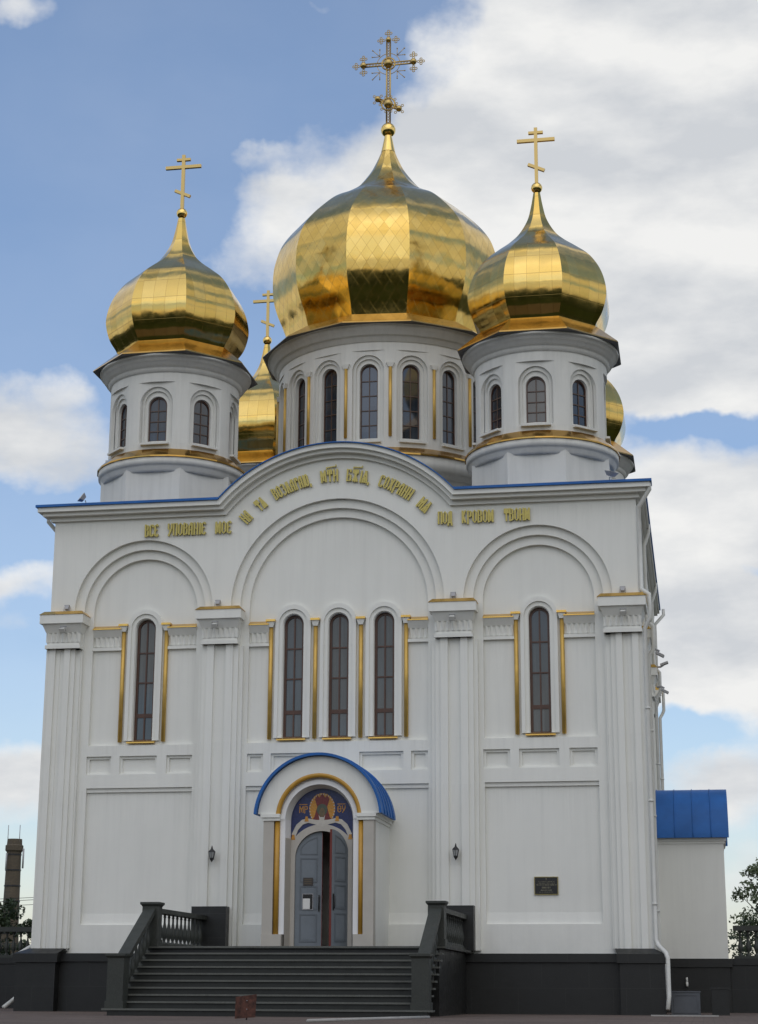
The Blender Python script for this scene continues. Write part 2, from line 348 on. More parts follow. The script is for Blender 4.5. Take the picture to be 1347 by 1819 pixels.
    def xf(s, M):
        s.v = [tuple(M @ Vector(p)) for p in s.v]; return s
    def merge(s, o, M=None):
        vs = [tuple(M @ Vector(p)) for p in o.v] if M else o.v
        b = len(s.v); fb = len(s.f); s.v += vs
        for i, f in enumerate(o.f): s.f.append(tuple(b+k for k in f)); s.m.append(o.m[i])
        s.sm |= {fb+i for i in o.sm}; return s
    def build(s, name, mats, parent=None, fix=True):
        me = bpy.data.meshes.new(name); me.from_pydata(s.v, [], s.f)
        mats = mats if isinstance(mats, (list, tuple)) else [mats]
        for m in mats: me.materials.append(m)
        me.polygons.foreach_set('material_index', s.m)
        me.polygons.foreach_set('use_smooth', [i in s.sm for i in range(len(s.f))])
        if s.uv:
            l = me.uv_layers.new(name='UVMap')
            for lp in me.loops: l.data[lp.index].uv = s.uv.get(lp.vertex_index, (0, 0))
        if fix:
            bm = bmesh.new(); bm.from_mesh(me); bmesh.ops.recalc_face_normals(bm, faces=bm.faces); bm.to_mesh(me); bm.free()
        me.update()
        o = bpy.data.objects.new(name, me); COL.objects.link(o)
        if parent: o.parent = parent
        return o

def tag(o, label=None, cat=None, group=None, kind=None):
    if label: o['label'] = label
    if cat: o['category'] = cat
    if group: o['group'] = group
    if kind: o['kind'] = kind
    return o
def thing(name, loc, label, cat, group=None, rz=0):
    o = bpy.data.objects.new(name, None); COL.objects.link(o); o.location = loc; o.rotation_euler = (0, 0, rz); o.empty_display_size = 0.3
    return tag(o, label, cat, group)
KIDS = {}
def copy_tree(o, parent=None, top=None):
    c = o.copy(); COL.objects.link(c)
    if parent: c.parent = parent
    for ch in [k for k in bpy.data.objects if k.parent == o and k is not c]: copy_tree(ch, c)
    return c
def arc(cx, cz, r, a0, a1, n=32):      # angle from +x, degrees
    return [(cx+r*math.cos(math.radians(a0+(a1-a0)*i/n)), cz+r*math.sin(math.radians(a0+(a1-a0)*i/n))) for i in range(n+1)]
def arch_poly(cx, hw, z0, zs, n=28, r=None):   # opening: rect up to zs then semicircle
    return [(cx-hw, z0), (cx+hw, z0)]+arc(cx, zs, hw, 0, 180, n)
def rect(x0, x1, z0, z1): return [(x0, z0), (x1, z0), (x1, z1), (x0, z1)]

G = -0.12          # ground level at the church
LZ = 1.44          # landing level
DC = 8.05          # centre of the square plan (Y)

# ------------------------------------------------------------------ the church
church = thing('church', (0, 0, G), 'large white plastered church with five gilded onion domes above an arched gable', 'church')
church.location = (0, 0, 0)

ZR, RC, ZC = 13.72, 4.46, 10.72      # roof edge, gable radius, gable centre height
def ro(off): return off*0.4 if off <= 0.07 else off-0.042
def outline(off, xe, zb, gable=True):       # region below the roof edge, offset inwards by off
    z = ZR-off; R = RC-ro(off)
    if not gable: return [(-xe, zb), (xe, zb), (xe, z), (-xe, z)]
    xk = math.sqrt(R*R-(z-ZC)**2); a = math.degrees(math.asin((z-ZC)/R))
    return [(-xe, zb), (xe, zb), (xe, z)]+arc(0, ZC, R, a, 180-a, 48)+[(-xe, z)]
def band(o1, o2, xe, gable=True):
    def edge(off):
        z = ZR-off; R = RC-ro(off)
        if not gable: return [(xe, z), (-xe, z)]
        a = math.degrees(math.asin((z-ZC)/R))
        return [(xe, z)]+arc(0, ZC, R, a, 180-a, 48)+[(-xe, z)]
    return edge(o1)+edge(o2)[::-1]
BAYS = [(-5.5, 2.0, 1.75, 1.5), (0, 2.98, 2.74, 2.5), (5.5, 2.0, 1.75, 1.5)]     # centre, radii of the three steps
BAYS_S = [(-5.5, 2.0, 1.75, 1.5), (0, 2.75, 2.5, 2.25), (5.5, 2.0, 1.75, 1.5)]
SP = 10.68
WX = {-5.5: [-5.5], 0: [-1.267, 0, 1.267], 5.5: [5.5]}

def facade(gable, front=True):
    """one face of the square body in its own frame: wall plane y=0, facing -y. returns list of (name, MB, mats, children)"""
    parts = []
    W = 8.197; B = BAYS if gable else BAYS_S
    w = MB()
    zb = 1.38
    # layer A 0..0.12 : upper wall with the outer arches, open at the bottom
    pts = [(-W, SP-0.1)]
    for cx, r1, r2, r3 in B:
        pts += [(cx-r1, SP-0.1)]+[(p[0], p[1]) for p in arc(cx, SP, r1, 180, 0, 40)]+[(cx+r1, SP-0.1)]
    pts += [(W, SP-0.1)]
    top = [p for p in outline(0.12, W, 0, gable)][2:]
    w.prism(pts+top, 0, 0.12)
    # layer B 0.12..0.24
    pts = [(-W+0.003, 1.5)]
    for cx, r1, r2, r3 in B:
        pts += [(cx-r2, 1.5)]+arc(cx, SP, r2, 180, 0, 40)+[(cx+r2, 1.5)]
    pts += [(W-0.003, 1.5)]
    top = [p for p in outline(0.125, W-0.003, 0, gable)][2:]
    w.prism(pts+top, 0.121, 0.24)
    # layer C 0.24..0.36 with the bay openings, aprons and lower fields
    holes = []
    for cx, r1, r2, r3 in B:
        holes.append([(cx-r3, 6.93), (cx+r3, 6.93)]+arc(cx, SP, r3, 0, 180, 40))
        holes.append(rect(cx-r3, cx+r3, 2.12, 5.77))
        if cx: pan = [(-1.58+0.05, -0.82), (-0.58, 0.48), (0.75, 1.5-0.02)]
        else: pan = [(-2.48, -2.03), (-1.82, -0.62), (0.62, 1.82), (2.03, 2.48)]
        for a, b in pan:
            if cx == 0 and not gable: a *= 0.9; b *= 0.9
            holes.append(rect(cx+a, cx+b, 6.14, 6.64))
    w.prism([(-W+0.006, zb), (W-0.006, zb)]+[p for p in outline(0.13, W-0.006, 0, gable)][2:], 0.241, 0.36, holes)
    # layer D 0.36..0.5 bay fields with window openings
    holes = [arch_poly(x, 0.28, 7.04, 10.2) for cx, *_ in B for x in WX[cx]]
    w.prism([(-W+0.009, zb), (W-0.009, zb)]+[p for p in outline(0.135, W-0.009, 0, gable)][2:], 0.361, 0.62, holes)
    # base ledge: a splayed step at the foot of each lower field
    for cx, r1, r2, r3 in B:
        w.add([(cx-r3, 0.3605, 2.42), (cx+r3, 0.3605, 2.42), (cx+r3, 0.315, 2.12), (cx-r3, 0.315, 2.12)], [(3, 2, 1, 0)])
        # double ledge under the apron
        w.box(cx-r3, cx+r3, 0.30, 0.3605, 5.66, 5.768)
        # inner frames of apron panels
        if cx: pan = [(-1.53, -0.82), (-0.58, 0.48), (0.75, 1.48)]
        else: pan = [(-2.48, -2.03), (-1.82, -0.62), (0.62, 1.82), (2.03, 2.48)]
        for a, b in pan:
            if cx == 0 and not gable: a *= 0.9; b *= 0.9
            x0, x1 = cx+a, cx+b
            w.prism(rect(x0+.001, x1-.001, 6.141, 6.639), 0.305, 0.3606, [rect(x0+0.07, x1-0.07, 6.19, 6.57)])
    parts.append(('wall', w, [WHITE], []))
    # pilasters with a sunk channel and stepped strips
    for s in (-1, 1):
        p = MB(); cx = 3.24*s
        for a, b in ((-0.37, -0.17), (0.17, 0.37)): p.box(cx+a, cx+b, -0.055, 0.30, 1.45, 9.62)
        for a, b in ((-0.51, -0.3701), (0.3701, 0.51)): p.box(cx+a, cx+b, 0.0, 0.30, 1.45, 9.62)
        p.box(cx-0.1699, cx+0.1699, 0.03, 0.30, 1.45, 9.62)
        p.box(cx-0.62, cx+0.62, 0.085, 0.29, 1.452, 9.6)
        parts.append(('pilaster', p, [WHITE], []))
    # entablature between pilaster capitals and windows: flashing, cove, flutes and string course
    def ent(x0, x1, yb, big=False):
        e = MB(); gmb = MB()
        # yb = wall plane behind
        z = 10.21
        gmb.add([(x0, yb-0.20, z), (x1, yb-0.20, z), (x1, yb, z+0.10), (x0, yb, z+0.10), (x0, yb-0.20, z-0.03), (x1, yb-0.20, z-0.03), (x1, yb, z-0.03), (x0, yb, z-0.03)],
                [(0, 1, 2, 3), (4, 7, 6, 5), (0, 4, 5, 1), (1, 5, 6, 2), (3, 2, 6, 7), (0, 3, 7, 4)])
        e.add([(x0, yb-0.18, z-0.031), (x1, yb-0.18, z-0.031), (x1, yb-0.05, 9.98), (x0, yb-0.05, 9.98), (x0, yb, 9.98), (x1, yb, 9.98), (x1, yb, z-0.031), (x0, yb, z-0.031)],
              [(0, 1, 2, 3), (3, 2, 5, 4), (0, 3, 4, 7), (1, 6, 5, 2), (0, 7, 6, 1)])
        n = max(2, round((x1-x0)/0.135)); st = (x1-x0)/n
        for i in range(n):
            a = x0+i*st; m = a+st/2
            e.add([(a, yb-0.005, 9.98), (m, yb-0.075, 9.98), (a+st, yb-0.005, 9.98), (a, yb-0.005, 9.72), (m, yb-0.03, 9.72), (a+st, yb-0.005, 9.72)], [(0, 3, 4, 1), (1, 4, 5, 2), (0, 1, 2)])
        e.box(x0, x1, yb-0.09, yb-0.0005, 9.60, 9.68)
        parts.append(('string_course', e, [WHITE], [])); parts.append(('flashing', gmb, [COPPER], []))
    for cx, r1, r2, r3 in B:
        xs = WX[cx]; lo, hi = xs[0]-0.55, xs[-1]+0.55
        ent(cx-r3, lo-0.12, 0.36); ent(hi+0.12, cx+r3, 0.36)
    # surrounds
    for cx, *_ in B:
        for x in WX[cx]:
            s = MB()
            s.prism(arch_poly(x, 0.50, 7.06, 10.25), 0.27, 0.3603, [arch_poly(x, 0.40, 7.061, 10.22)])
            s.prism(arch_poly(x, 0.3995, 7.062, 10.22), 0.32, 0.3604, [arch_poly(x, 0.30, 7.064, 10.2)])
            s.box(x-0.5, x+0.5, 0.34, 0.3606, 6.932, 7.02)
            parts.append(('window_surround', s, [WHITE], []))
    # windows
    for cx, *_ in B:
        for x in WX[cx]:
            f = MB(); f.prism(arch_poly(x, 0.2795, 7.045, 10.2), 0.50, 0.56, [arch_poly(x, 0.212, 7.12, 10.2)])
            f.box(x-0.02, x+0.02, 0.505, 0.555, 7.10, 10.42)
            for z, h in ((9.54, 0.02), (8.70, 0.02), (7.78, 0.055)): f.box(x-0.226, x+0.226, 0.503, 0.557, z-h, z+h)
            g = MB(); g.prism(arch_poly(x, 0.25, 7.06, 10.2), 0.535, 0.545)
            sl = MB(); sl.add([(x-0.40, 0.20, 7.02), (x+0.40, 0.20, 7.02), (x+0.36, 0.5, 7.07), (x-0.36, 0.5, 7.07), (x-0.40, 0.20, 6.985), (x+0.40, 0.20, 6.985), (x+0.36, 0.5, 6.985), (x-0.36, 0.5, 6.985)],
                              [(0, 1, 2, 3), (4, 7, 6, 5), (0, 4, 5, 1), (1, 5, 6, 2), (3, 2, 6, 7), (0, 3, 7, 4)])
            parts.append(('window', f, [BROWN], [('pane', g, [GLASS]), ('sill', sl, [COPPER])]))
    # gilded colonnettes between windows
    for cx, *_ in B:
        xs = WX[cx]; px = [xs[0]-0.62]+[(a+b)/2 for a, b in zip(xs, xs[1:])]+[xs[-1]+0.62]
        for x in px:
            c = MB(); c.tube([(x, 0.30, 7.03), (x, 0.30, 10.12)], 0.058, 10)
            k = MB(); k.frust((x-0.06, x+0.06, 0.22, 0.36, 10.12), (x-0.11, x+0.11, 0.19, 0.36, 10.27))
            k.cur = 1; k.box(x-0.13, x+0.13, 0.16, 0.3595, 10.271, 10.33)
            parts.append(('colonnette', c, [ROD], [('capital', k, [WHITE, COPPER])]))
    # capitals of the two inner pilasters
    for s in (-1, 1):
        cx = 3.24*s; parts.append(('capital',)+capital_mb(cx-0.64, cx+0.64, -0.35, 0.12, 'xx'))
    return parts

def capital_mb(x0, x1, y0, y1, sides):
    """gilded flashing, slab, cove and fluted neck of a pilaster; y1 is the back"""
    c = MB()
    c.cur = 1; c.frust((x0-0.02, x1+0.02, y0-0.02, y1, 10.55), (x0+0.08, x1-0.08, y0+0.12, y1, 10.66))
    c.cur = 0
    c.box(x0, x1, y0, y1, 10.30, 10.549)
    c.frust((x0+0.14, x1-0.14, y0+0.20, y1, 10.06), (x0+0.05, x1-0.05, y0+0.06, y1, 10.299))
    c.box(x0+0.16, x1-0.16, y0+0.24, y1, 9.62, 10.059)
    # flutes on the front face
    a0, a1 = x0+0.13, x1-0.13; n = 7; st = (a1-a0)/n
    for i in range(n):
        a = a0+i*st; m = a+st/2; yf = y0+0.239
        c.add([(a, yf, 10.055), (m, yf-0.08, 10.055), (a+st, yf, 10.055), (a, yf, 9.80), (m, yf-0.03, 9.80), (a+st, yf, 9.80)], [(0, 3, 4, 1), (1, 4, 5, 2), (0, 1, 2)])
    c.box(x0+0.12, x1-0.12, y0+0.19, y1, 9.62, 9.72)
    return c, [WHITE, COPPER], []

def link_parts(parts, parent, Ms, label=None):
    for name, mb, mats, kids in parts:
        o = mb.build(name, mats, parent)
        ko = [k[1].build(k[0], k[2], o) for k in kids]
        for M in Ms:
            c = o.copy(); COL.objects.link(c); c.parent = parent; c.matrix_local = M
            for k in ko:
                d = k.copy(); COL.objects.link(d); d.parent = c
link_parts(facade(True), church, [])
# side faces (same bays, plain eaves): right face kept, left face a copy
S = 0.9815
def side_matrix(sgn):
    # local -y -> outward sgn*x ; local x -> along Y
    return Matrix(((0, -sgn*0.55, 0, sgn*8.2), (sgn*S, 0, 0, DC), (0, 0, 1, 0), (0, 0, 0, 1)))
def side_parts():
    P = facade(False)
    for name, mb, mats, kids in P:
        o = mb.build(name, mats, church); o.matrix_local = side_matrix(1)
        ko = [k[1].build(k[0], k[2], o) for k in kids]
        c = o.copy(); COL.objects.link(c); c.parent = church; c.matrix_local = side_matrix(-1)
        for k in ko:
            d = k.copy(); COL.objects.link(d); d.parent = c
side_parts()
# rear wall
MB().box(-8.19, 8.19, 2*DC-0.5, 2*DC-0.003, 1.38, 13.58).build('wall', WHITE, church)
# corner pilasters and their capitals
for sx in (-1, 1):
    for (ya, yb) in ((-0.045, 0.95), (2*DC-0.95, 2*DC+0.045)):
        p = MB(); fr = ya < 1
        X = lambda a, b: (min(a*sx, b*sx), max(a*sx, b*sx))
        yf = ya if fr else yb
        if fr:
            for a, b, yy in ((7.42, 7.55, 0.0), (7.5501, 7.72, -0.055), (7.98, 8.15, -0.055), (8.1501, 8.26, 0.0)): x0, x1 = X(a, b); p.box(x0, x1, yy, yb if a > 8.1 else 0.30, 1.45, 9.62)
            x0, x1 = X(7.7201, 7.9799); p.box(x0, x1, 0.03, 0.30, 1.45, 9.62)
            x0, x1 = X(7.29, 8.1); p.box(x0, x1, 0.085, 0.29, 1.452, 9.6)
        else:
            x0, x1 = X(7.42, 8.26); p.box(x0, x1, ya, yb, 1.45, 9.62)
        p.build('pilaster', WHITE, church)
        x0, x1 = X(7.12, 8.38)
        if fr: c, m, _ = capital_mb(x0, x1, -0.35, 1.0, '')
        else:
            c, m, _ = capital_mb(x0, x1, -0.35, 1.0, ''); c.xf(Matrix(((1, 0, 0, 0), (0, -1, 0, 2*DC), (0, 0, 1, 0), (0, 0, 0, 1))))
        c.build('capital', m, church)

# cornice: stepped mouldings under a blue metal edge
co = MB(); XE = 8.2
for (o1, o2, pr) in ((0.07, 0.20, 0.40), (0.201, 0.30, 0.28), (0.301, 0.42, 0.10)):
    co.prism(band(o1, o2, XE+pr), -pr, 0.1)
    for s in (-1, 1):
        x0, x1 = (XE+0.004, XE+pr*0.6) if s > 0 else (-XE-pr*0.6, -XE-0.004)
        co.box(x0, x1, 0.1005, 2*DC+pr, ZR-o2, ZR-o1)
    co.box(-XE-0.003, XE+0.003, 2*DC+0.001, 2*DC+pr, ZR-o2, ZR-o1)
co.build('cornice', WHITE, church)
rf = MB(); rf.prism(band(0.0, 0.069, XE+0.45), -0.46, 0.099)
for s in (-1, 1):
    x0, x1 = (XE-0.5, XE+0.28) if s > 0 else (-XE-0.28, -XE+0.5)
    rf.box(x0, x1, 0.0995, 2*DC+0.45, ZR-0.068, ZR-0.001)
rf.cur = 1; rf.box(-XE+0.4999, XE-0.4999, 0.0995, 2*DC+0.448, ZR-0.068, ZR-0.003)
# barrel vault behind the gable
v = [];
for i in range(33):
    a = math.radians(42.5+95*i/32)
    v += [(4.455*math.cos(a), 0.1, ZC+4.455*math.sin(a)-0.002), (4.455*math.cos(a), 2*DC, ZC+4.455*math.sin(a)-0.002)]
rf.add(v, [(2*i, 2*i+1, 2*i+3, 2*i+2) for i in range(32)], True)
rf.build('roof', [BLUE, ROOFGREY], church)

# plinth: dark granite with projecting cap
pl = MB()
pl.box(-8.23, 8.23, -0.02, 2*DC+0.02, G-0.3, 1.16); pl.box(-8.30, 8.30, -0.09, 2*DC+0.09, 1.161, 1.375)
pl.build('plinth', GRANITE, church)
for sx in (-1, 1):
    for sy in (0, 1):
        q = MB(); x0, x1 = (7.42, 8.52) if sx > 0 else (-8.52, -7.42)
        q.box(x0, x1, -0.36, 1.0, G-0.3, 1.14)
        x0, x1 = (x0-0.07, x1+0.07); q.box(x0, x1, -0.43, 1.07, 1.141, 1.36)
        a0, a1 = (7.28, 8.28) if sx > 0 else (-8.28, -7.28)
        q.frust((x0+0.005, x1-0.005, -0.425, 1.06, 1.361), (a0+0.02, a1, -0.10, 0.98, 1.50))
        if sy: q.xf(Matrix(((1, 0, 0, 0), (0, -1, 0, 2*DC), (0, 0, 1, 0), (0, 0, 0, 1))))
        q.build('corner_plinth', GRANITE, church)
for sx in (-1, 1):
    q = MB(); q.box(sx*3.27-0.47, sx*3.27+0.47, -0.34, 0.20, LZ, 2.57); q.build('pilaster_base', GRANITE, church)

# ------------------------------------------------------------------ drums and domes
def catmull(pts, k=6):
    out = []
    for i in range(len(pts)-1):
        p0 = pts[max(0, i-1)]; p1 = pts[i]; p2 = pts[i+1]; p3 = pts[min(len(pts)-1, i+2)]
        for j in range(k):
            t = j/k
            out.append(tuple(0.5*((2*p1[d])+(-p0[d]+p2[d])*t+(2*p0[d]-5*p1[d]+4*p2[d]-p3[d])*t*t+(-p0[d]+3*p1[d]-3*p2[d]+p3[d])*t**3) for d in (0, 1)))
    out.append(pts[-1]); return out

def drum_shell(mb, R, z0, z1, wins, hw, zs, zsp, depth, flat=None):
    """cylindrical skin with arched openings (half width hw in metres, sill zs, spring zsp) and their reveals"""
    angs = []
    da = hw/R; N = 20
    marks = set()
    for k in range(wins):
        c = 2*PI*k/wins
        for i in range(N+1): marks.add(round(c+da*math.sin(-PI/2+PI*i/N), 6))
        g0 = c+da; g1 = c+2*PI/wins-da
        for i in range(1, 6): marks.add(round(g0+(g1-g0)*i/6, 6))
    angs = sorted(marks)
    def top(a):
        k = round(a/(2*PI/wins)); d = abs(a-k*2*PI/wins)*R
        if d > hw-1e-5: return None
        return zsp+math.sqrt(max(0, hw*hw-d*d))
    P = lambda a, r, z: (r*math.sin(a), -r*math.cos(a), z)
    if flat:      # the wall is flat about each window up to zcut, round above
        beta, zcut = flat
        for k in range(wins):
            for i in range(-4, 5): marks.add(round(2*PI*k/wins+beta*i/4, 6) if k or i >= 0 else round(2*PI+beta*i/4, 6))
        marks = {m_ if m_ >= 0 else m_+2*PI for m_ in marks}; angs = sorted(marks)
        Pc = P
        def P(a, r, z):
            k = round(a/(2*PI/wins)); d = abs(a-k*2*PI/wins)
            if d < beta+1e-6 and z < zcut+1e-6: r = r-R+R*math.cos(beta)/math.cos(d)
            return Pc(a, r, z)
        for k in range(wins):
            v = []
            for i in range(-8, 9):
                a = 2*PI*k/wins+beta*i/8; v += [Pc(a, R+0.001, zcut), Pc(a, R*math.cos(beta)/math.cos(beta*i/8)-0.002, zcut)]
            mb.add(v, [(2*i, 2*i+1, 2*i+3, 2*i+2) for i in range(16)])
        zt_ = zcut; z1_ = z1
        for i, a in enumerate(angs):
            b = angs[i+1] if i < len(angs)-1 else angs[0]+2*PI
            mb.add([Pc(a, R, zt_), Pc(b, R, zt_), Pc(b, R, z1_), Pc(a, R, z1_)], [(0, 1, 2, 3)], True)
        z1 = zcut
    for i, a in enumerate(angs):
        b = angs[(i+1) % len(angs)]
        if i == len(angs)-1: b = angs[0]+2*PI
        mid = (a+b)/2; k = round(mid/(2*PI/wins)); inside = abs(mid-k*2*PI/wins)*R < hw
        if not inside:
            mb.add([P(a, R, z0), P(b, R, z0), P(b, R, z1), P(a, R, z1)], [(0, 1, 2, 3)], True)
        else:
            ta = top(a) or zsp; tb = top(b) or zsp
            mb.add([P(a, R, z0), P(b, R, z0), P(b, R, zs), P(a, R, zs)], [(0, 1, 2, 3)], True)
            mb.add([P(a, R, ta), P(b, R, tb), P(b, R, z1), P(a, R, z1)], [(0, 1, 2, 3)], True)
            r2 = R-depth
            mb.add([P(a, R, ta), P(b, R, tb), P(b, r2, tb), P(a, r2, ta)], [(3, 2, 1, 0)])
            mb.add([P(a, R, zs), P(b, R, zs), P(b, r2, zs), P(a, r2, zs)], [(0, 1, 2, 3)])
    for k in range(wins):
        for s in (-1, 1):
            a = 2*PI*k/wins+s*da
            mb.add([P(a, R, zs), P(a, R, zsp), P(a, R-depth, zsp), P(a, R-depth, zs)], [(0, 1, 2, 3)])

def arched_window(r, ang, hw, z0, zsp, bars, vb=True):
    w = MB(); fr = 0.05
    w.prism([(-hw, z0), (hw, z0)]+arc(0, zsp, hw, 0, 180, 16), 0, 0.06, [[(-hw+fr, z0+fr), (hw-fr, z0+fr)]+arc(0, zsp, hw-fr, 0, 180, 16)])
    w.cur = 1
    if vb: w.box(-0.015, 0.015, 0.008, 0.05, z0+fr, zsp+hw-fr)
    for z in bars:
        h = hw-fr if z < zsp else math.sqrt(max(0.001, (hw-fr)**2-(z-zsp)**2))
        w.box(-h, h, 0.006, 0.052, z-0.015, z+0.015)
    w.cur = 2; w.prism([(-hw+0.01, z0+0.01), (hw-0.01, z0+0.01)]+arc(0, zsp, hw-0.01, 0, 180, 16), 0.03, 0.04)
    M = Matrix.Rotation(ang, 4, 'Z') @ Matrix.Translation((0, -r, 0))
    return w.xf(M)

def cross_plain(z0):
    c = MB()
    t = 0.05
    c.box(-t, t, -t*0.9, t*0.9, z0-0.05, z0+1.83)
    c.box(-0.57, 0.57, -t*0.92, t*0.92, z0+1.37, z0+1.47)
    c.box(-0.22, 0.22, -t*0.92, t*0.92, z0+1.63, z0+1.71)
    s = MB(); s.box(-0.27, 0.27, -t*0.93, t*0.93, -0.045, 0.045)
    c.merge(s, Matrix.Translation((0, 0, z0+0.52)) @ Matrix.Rotation(math.radians(25), 4, 'Y'))
    return c

def tower(cx, cy):
    base = thing  # silence
    dr = MB()
    # octagonal base, corbel, bands
    dr.lathe([(2.10, 13.5), (2.10, 14.95)], 8, phase=PI/8, smooth=False)
    dr.lathe([(1.9, 14.80), (2.04, 14.80), (2.06, 14.86), (2.12, 14.93), (2.14, 14.99), (2.18, 15.0), (2.19, 15.19), (1.9, 15.25)], 72)
    R = 1.92
    drum_shell(dr, R, 15.2, 17.95, 8, 0.50, 15.70, 16.93, 0.10, (0.29, 17.56))
    drum_shell(dr, R-0.135, 15.68, 17.6, 8, 0.39, 15.72, 16.92, 0.06)
    drum_shell(dr, R-0.19, 15.69, 17.5, 8, 0.285, 15.80, 16.88, 0.14)
    dr.lathe([(1.92, 17.84), (1.97, 17.86), (2.0, 17.95), (2.02, 18.0), (2.09, 18.02), (2.12, 18.13), (2.18, 18.15), (2.20, 18.24), (2.26, 18.25), (2.28, 18.31), (1.9, 18.32)], 72)
    d = dr.build('drum', WHITE2, church, fix=False)
    bm = bmesh.new(); bm.from_mesh(d.data); bmesh.ops.recalc_face_normals(bm, faces=bm.faces); bm.to_mesh(d.data); bm.free()
    d.location = (cx, cy, 0)
    MB().lathe([(1.9, 15.52), (1.97, 15.50), (2.235, 15.24), (2.235, 15.20), (1.9, 15.20)], 28, smooth=False).build('flashing', GILTSKIRT, d)
    for k in range(8):
        arched_window(R-0.28, 2*PI*k/8, 0.29, 15.79, 16.87, (16.12, 16.42, 16.74)).build('window', [BROWN, MUNTIN, GLASSD], d)
        s = MB(); s.box(-0.42, 0.42, -R-0.05, -R+0.2, 15.64, 15.70); s.xf(Matrix.Rotation(2*PI*k/8, 4, 'Z')); s.build('sill', WHITE2, d)
    # dome
    prof = catmull([(1.79, 18.93), (1.85, 19.06), (2.02, 19.32), (2.13, 19.63), (2.18, 19.95), (2.14, 20.27), (2.04, 20.60), (1.87, 20.93), (1.61, 21.27), (1.22, 21.60), (0.84, 21.90), (0.56, 22.2), (0.31, 22.65), (0.19, 23.10), (0.11, 23.55)])
    dm = MB().lathe(prof, 8, phase=PI/8, facets=True).build('dome', DOME_R, church, fix=False); dm.location = (cx, cy, 0)
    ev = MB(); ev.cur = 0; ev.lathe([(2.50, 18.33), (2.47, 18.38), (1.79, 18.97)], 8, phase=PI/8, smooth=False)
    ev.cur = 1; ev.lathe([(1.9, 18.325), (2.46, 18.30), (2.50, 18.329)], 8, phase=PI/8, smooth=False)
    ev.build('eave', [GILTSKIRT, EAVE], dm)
    MB().sphere((0, 0, 23.73), 0.17, 20, 12).build('ball', GILT, dm)
    cross_plain(23.88).build('cross', CROSSGOLD, dm)
    return d, dm
d0, m0 = tower(-5.51, 2.38)
SP2 = {}
def dup_tower(x, y):
    for src in (d0, m0):
        c = src.copy(); COL.objects.link(c); c.parent = church; c.location = (x, y, 0)
        for k in SP2[src.name]:
            e = k.copy(); COL.objects.link(e); e.parent = c
for src in (d0, m0): SP2[src.name] = [k for k in bpy.data.objects if k.parent == src]
for x, y in ((5.51, 2.38), (-5.51, 2*DC-2.38), (5.51, 2*DC-2.38)): dup_tower(x, y)

# central drum
cd = MB()
cd.lathe([(3.72, 13.6), (3.72, 15.55), (3.80, 15.56), (3.84, 15.72), (3.92, 15.74), (3.94, 16.18), (3.5, 16.2)], 96)
RR = 3.56
drum_shell(cd, RR, 16.2, 20.05, 16, 0.50, 16.72, 19.02, 0.09, (0.15, 19.66))
drum_shell(cd, RR-0.10, 16.7, 19.7, 16, 0.40, 16.74, 19.01, 0.07)
drum_shell(cd, RR-0.16, 16.71, 19.6, 16, 0.285, 16.84, 18.99, 0.16)
cd.lathe([(3.56, 19.92), (3.62, 19.95), (3.66, 20.08), (3.70, 20.10), (3.76, 20.12), (3.79, 20.25), (3.85, 20.27), (3.88, 20.38), (3.94, 20.38), (3.96, 20.40), (3.5, 20.41)], 96)
# little imposts above the colonnettes
for k in range(16):
    a = 2*PI*(k+0.5)/16
    t = MB(); t.frust((-0.07, 0.07, -RR-0.06, -RR+0.1, 19.10), (-0.13, 0.13, -RR-0.08, -RR+0.1, 19.24)); cd.merge(t.xf(Matrix.Rotation(a, 4, 'Z')))
dc = cd.build('drum', WHITE2, church); dc.location = (0, DC, 0); dc['label'] = 'tall central drum with gilded colonnettes between its windows'
MB().lathe([(3.5, 16.52), (3.60, 16.50), (4.0, 16.22), (4.0, 16.17), (3.5, 16.16)], 44, smooth=False).build('flashing', GILTSKIRT, dc)
for k in range(16):
    a = 2*PI*k/16
    arched_window(RR-0.29, a, 0.29, 16.83, 18.98, (17.3, 17.78, 18.26, 18.74)).build('window', [BROWN, MUNTIN, GLASSD], dc)
    s = MB(); s.box(-0.42, 0.42, -RR-0.05, -RR+0.2, 16.66, 16.72); s.xf(Matrix.Rotation(a, 4, 'Z')); s.build('sill', WHITE2, dc)
    c = MB(); c.tube([(0, -RR-0.02, 16.86), (0, -RR-0.02, 19.09)], 0.052, 8); c.xf(Matrix.Rotation(a+PI/16, 4, 'Z')); c.build('colonnette', ROD, dc)
prof = catmull([(3.33, 20.96), (3.46, 21.39), (3.67, 21.86), (3.81, 22.34), (3.86, 22.82), (3.85, 23.39), (3.78, 23.79), (3.60, 24.34), (3.28, 24.83), (2.82, 25.33), (2.24, 25.86), (1.60, 26.25), (1.14, 26.62), (0.65, 27.25), (0.41, 27.70), (0.24, 28.12)])
dm = MB().lathe(prof, 12, phase=math.radians(-10), facets=True).build('dome', DOME_D, church, fix=False); dm.location = (0, DC, 0)
dm['label'] = 'largest gilded dome, covered in diamond-shaped sheets'
MB().lathe([(0.245, 28.12), (0.17, 28.5), (0.11, 28.82)], 20).build('neck', GILT, dm)
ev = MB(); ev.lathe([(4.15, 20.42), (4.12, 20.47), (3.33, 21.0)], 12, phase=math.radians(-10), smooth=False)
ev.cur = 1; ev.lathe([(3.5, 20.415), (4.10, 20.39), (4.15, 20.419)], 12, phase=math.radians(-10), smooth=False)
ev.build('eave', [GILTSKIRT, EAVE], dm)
MB().sphere((0, 0, 28.97), 0.255, 24, 14).build('ball', GILT, dm)
